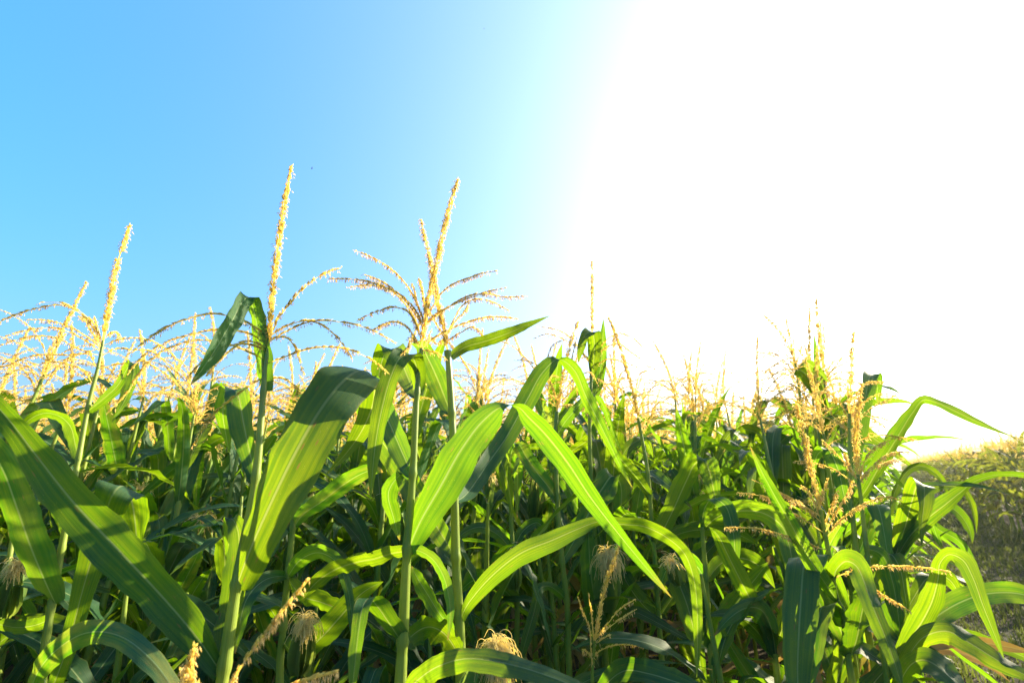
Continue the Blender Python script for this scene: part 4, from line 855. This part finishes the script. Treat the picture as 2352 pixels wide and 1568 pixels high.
young = yl[(np.abs(ya) < 48) & (yc > .085) & (yl[:, 1] > .98) & (yl[:, 1] < 1.66) & ~((ya > 4) & (ya < 19) & (yl[:, 1] < 1.3))]
left, d, azm, inview = left[keep], d[keep], azm[keep], inview[keep]
o = np.argsort(d); left, d, azm, inview = left[o], d[o], azm[o], inview[o]
NEAR, IND = 3.7, 186
FORMS = [make_growth_form(k) for k in range(9)]
FINE = [flat_plant(k, True) for k in range(8)]
COARSE = [flat_plant(20 + k, False) for k in range(8)]
FINE_ME = [p.mesh('corn_plant', FLATM) for p in FINE]; FINE_MO = [flat_plant(40 + k, True, 1.75).mesh('corn_plant', FLATO) for k in range(8)]
GL = 'green corn plants filling the field'
LL = 'green corn plant with golden tassel inside the dense field behind the front plants'
used = set(); cnt = 0; rest = []
for i, (p, di) in enumerate(zip(left, d)):
    sc = rng.uniform(.97, 1.10) * (.95 if di < 2.4 else 1.0)
    rz = rng.uniform(0, 6.28)
    if inview[i] and cnt < IND:
        cnt += 1
        if di < NEAR:
            k = int(rng.integers(0, 9))
            r = FORMS[k] if k not in used else copy_tree(FORMS[k]); used.add(k)
        else:
            r = bpy.data.objects.new('corn_plant', FINE_ME[int(rng.integers(0, 8))]); C.objects.link(r)
        r.location = (p[0], p[1], 0); r.rotation_euler = (rng.uniform(-.05, .05), rng.uniform(-.05, .05), rz); r.scale = (sc, sc, sc * rng.uniform(.97, 1.03))
        tag(r, LL, 'corn plant', GL)
    else:
        rest.append((p[0], p[1], rz, sc, int(rng.integers(0, 8)), di, inview[i]))
print('young', len(young))
for i, p in enumerate(young):
    r = copy_tree(FORMS[int(rng.integers(0, 9))], None, ('tassel', 'ear'))
    sc = rng.uniform(.60, .78); r.location = (p[0], p[1], 0); r.rotation_euler = (rng.uniform(-.05, .05), rng.uniform(-.05, .05), rng.uniform(0, 6.28)); r.scale = (1.02 * sc / .8, 1.02 * sc / .8, sc)
    tag(r, 'short leafy corn plant without a tassel, in the shade between the taller front plants', 'corn plant', 'short corn plants between the front plants')
for k in range(9):
    if k not in used:
        for c in FORMS[k].children_recursive: bpy.data.objects.remove(c)
        bpy.data.objects.remove(FORMS[k])
rest = np.array(rest, float)
print('left individuals', cnt, 'rest', len(rest), 'max ind dist', d[inview][cnt - 1])
nr = (rest[:, 5] < 7) & (rest[:, 6] < .5); near_rest = rest[nr]; far_rest = rest[~nr]
mass('field_corn', FINE, near_rest, 'green corn growing on beyond the edges of the view', 'corn field')
mass('distant_field_corn', COARSE, far_rest, 'distant corn of the near field, a green mass under a haze of golden tassels', 'corn field')

# the field across the grass path
PATH_W = 2.1
front = rowpts(PATH_W + .05, 10.6, 36, .27, .05)
da = np.hypot(front[:, 0], front[:, 1]); az2 = np.degrees(np.arctan2(front[:, 0], front[:, 1]))
iv = az2 < 49.2
GR = 'corn plants in the front row across the grass path'; n2 = 0; rest2 = []
for p, v in zip(front, iv):
    sc = rng.uniform(1.02, 1.16); rz = rng.uniform(0, 6.28)
    if v and n2 < 64:
        n2 += 1
        r = bpy.data.objects.new('corn_plant', FINE_MO[int(rng.integers(0, 8))]); C.objects.link(r)
        r.location = (p[0], p[1], 0); r.rotation_euler = (rng.uniform(-.06, .06), rng.uniform(-.06, .06), rz); r.scale = (sc,) * 3
        tag(r, 'shaded corn plant in the front row of the field across the grass path', 'corn plant', GR)
    else: rest2.append((p[0], p[1], rz, sc, int(rng.integers(0, 8))))
for k in range(0, 7):
    lat = PATH_W + .05 + .66 * k
    P = rowpts(lat, 36 if k == 0 else 8, 75, .30 + .03 * k)
    for p in P: rest2.append((p[0], p[1], rng.uniform(0, 6.28), rng.uniform(1.0, 1.16), int(rng.integers(0, 8))))
near2 = []
for k in range(0, 4):
    for p in rowpts(PATH_W + .05 + .66 * k, -3, 10.6 if k == 0 else 8, .25): near2.append((p[0], p[1], rng.uniform(0, 6.28), rng.uniform(.98, 1.1), int(rng.integers(0, 8))))
mass('path_side_corn', COARSE, np.array(rest2, float), 'olive mass of corn behind the front row across the grass path', 'corn field', FLATO)
mass('near_path_corn', FINE, np.array(near2, float), 'corn of the field across the path, beyond the edge of the picture', 'corn field', FLATO)
print('right individuals', n2, len(rest2), len(near2))

# ------------------------------------------------------------------ ground, path, grass
def sheet(name, pts, z, mat, label, cat):
    mb = MB(); mb.add([(x, y, z) for x, y in pts], [list(range(len(pts)))]); o = mb.obj(name, [mat]); tag(o, label, cat, kind='structure'); return o
sheet('ground', [(-1450, -1450), (1450, -1450), (1450, 1450), (-1450, 1450)], 0, SOIL, 'dark bare soil under the corn', 'ground')
c = lambda s, l: tuple((RD * s + RL * l)[:2])
sheet('grass_path', [c(-30, .02), c(200, .02), c(200, PATH_W - .05), c(-30, PATH_W - .05)], .004, TURF, 'shaded grass path between the two corn fields', 'path')
N = 60000
s = 1.2 + 26 * rng.random(N) ** 1.7; l = rng.uniform(-.15, PATH_W + .1, N)
P = RD[None] * s[:, None] + RL[None] * l[:, None]
clump = .5 + .5 * np.sin(P[:, 0] * 5.1 + 2 * np.sin(P[:, 1] * 3.7)) * np.sin(P[:, 1] * 6.3 + 1.4 * np.sin(P[:, 0] * 4.9))
h = (.03 + .09 * rng.random(N) ** 2) * (.45 + clump) * np.where((l < .25) | (l > PATH_W - .3), 1.7, 1.0)
az = rng.uniform(0, 6.28, N); tilt = rng.uniform(.1, .9, N); w = (.0016 + .0022 * rng.random(N)) * (1 + s / 9)
D = np.stack([np.cos(az), np.sin(az), 0 * az], 1); E = np.stack([-np.sin(az), np.cos(az), 0 * az], 1)
m1 = P + D * (h * .35 * tilt)[:, None] + UP * (h * .62)[:, None]; tp = P + D * (h * tilt)[:, None] + UP * (h * (1.05 - .35 * tilt))[:, None]
V = np.stack([P - E * w[:, None], P + E * w[:, None], m1 + E * w[:, None] * .7, m1 - E * w[:, None] * .7, tp], 1)
b = np.arange(N)[:, None] * 5
mb = MB(); mb.add(V.reshape(-1, 3), b + np.array([[0, 1, 2, 3]])); mb.f.append(b + np.array([[3, 2, 4]])); mb.m.append(np.zeros(N, int))
g_ = mb.obj('path_grass', [GRASS]); tag(g_, 'short dry green grass growing over the path', 'grass', kind='stuff')

# ------------------------------------------------------------------ two small flying insects
for q, lab, ln in (((717, 386, 2.2), 'tiny dark insect in the blue sky right of the tallest tassel tip', .009), ((1112, 66, 3.0), 'tiny insect high in the sky near the top edge of the picture', .008)):
    P, m = U(*q); t = thing('flying_insect', lab, 'insect', P)
    mb = MB(); Pp = np.array([[0, 0, z] for z in np.linspace(-ln, ln, 9)]); tube(mb, Pp, np.array([.1, .5, .8, .7, .4, .75, .6, .5, .1]) * ln * .28, 8); mb.obj('body', [INSECT], t)
    for sgn in (-1, 1):
        mb = MB(); n = 8; sv = np.linspace(0, 1, n); Pw = np.stack([sgn * sv * ln * .9, .3 * sv * ln, -sv * ln * .9 + ln * .3], 1)
        ribbon(mb, Pw, np.tile([0.2, 1, .3], (n, 1)).astype(float), ln * .5 * np.sin(pi * np.clip(sv + .06, 0, 1)) + 1e-4, np.full(n, .2), 0, 4); mb.obj('wing', [INSECT], t)

# ------------------------------------------------------------------ light, air, camera
HAZE = 0.0006
if HAZE > 0:
    m, nt = new_mat('haze_air'); v = nt.nodes.new('ShaderNodeVolumePrincipled'); v.inputs['Color'].default_value = (.95, .93, .88, 1); v.inputs['Density'].default_value = HAZE; v.inputs['Anisotropy'].default_value = .78
    oo = nt.nodes.new('ShaderNodeOutputMaterial'); nt.links.new(v.outputs[0], oo.inputs['Volume'])
    x0, x1, y0, y1, z0, z1 = -1500, 1500, -1500, 1500, -1.0, 3.2
    mb = MB(); mb.add([(x0, y0, z0), (x1, y0, z0), (x1, y1, z0), (x0, y1, z0), (x0, y0, z1), (x1, y0, z1), (x1, y1, z1), (x0, y1, z1)], [[0, 3, 2, 1], [4, 5, 6, 7], [0, 1, 5, 4], [1, 2, 6, 5], [2, 3, 7, 6], [3, 0, 4, 7]])
    ho = mb.obj('haze', [m]); tag(ho, 'warm hazy air lying over the fields', 'haze', kind='stuff')
sd = np.array([sin(SUN_AZ) * cos(SUN_EL), cos(SUN_AZ) * cos(SUN_EL), sin(SUN_EL)])
L = bpy.data.lights.new('sun', 'SUN'); L.energy = 2.9; L.angle = radians(.53); L.color = (1.0, .87, .60)
lo = bpy.data.objects.new('sun', L); C.objects.link(lo)
from mathutils import Vector
lo.rotation_euler = Vector(-sd).to_track_quat('-Z', 'Y').to_euler()
w = bpy.data.worlds.new('World'); SC.world = w; w.use_nodes = True; nt = w.node_tree; nt.nodes.clear()
sk = nt.nodes.new('ShaderNodeTexSky'); sk.sky_type = 'NISHITA'; sk.sun_disc = False; sk.sun_elevation = SUN_EL; sk.sun_rotation = SUN_AZ
sk.air_density = .8; sk.dust_density = 8.0; sk.ozone_density = 6.0
hsv = nt.nodes.new('ShaderNodeHueSaturation'); hsv.inputs['Saturation'].default_value = 1.68; gm = nt.nodes.new('ShaderNodeGamma'); gm.inputs[1].default_value = .55; nt.links.new(sk.outputs[0], gm.inputs[0]); nt.links.new(gm.outputs[0], hsv.inputs['Color'])
bg = nt.nodes.new('ShaderNodeBackground'); bg.inputs[1].default_value = .15; ou = nt.nodes.new('ShaderNodeOutputWorld')
nt.links.new(hsv.outputs[0], bg.inputs[0]); nt.links.new(bg.outputs[0], ou.inputs[0])

cam = bpy.data.cameras.new('camera'); cam.sensor_width = 36; cam.lens = FPX / 2352 * 36; cam.clip_end = 3000; cam.clip_start = .02
co = bpy.data.objects.new('camera', cam); C.objects.link(co); co.location = (0, 0, CAMZ); co.rotation_euler = (pi / 2 + PITCH, 0, 0)
cam.dof.use_dof = True; cam.dof.focus_distance = 1.0; cam.dof.aperture_fstop = 5.6
SC.camera = co
SC.view_settings.view_transform = 'Standard'; SC.view_settings.look = 'None'; SC.view_settings.exposure = 2.75; SC.view_settings.gamma = 1
SC.cycles.max_bounces = 8; SC.cycles.transmission_bounces = 6; SC.cycles.diffuse_bounces = 4
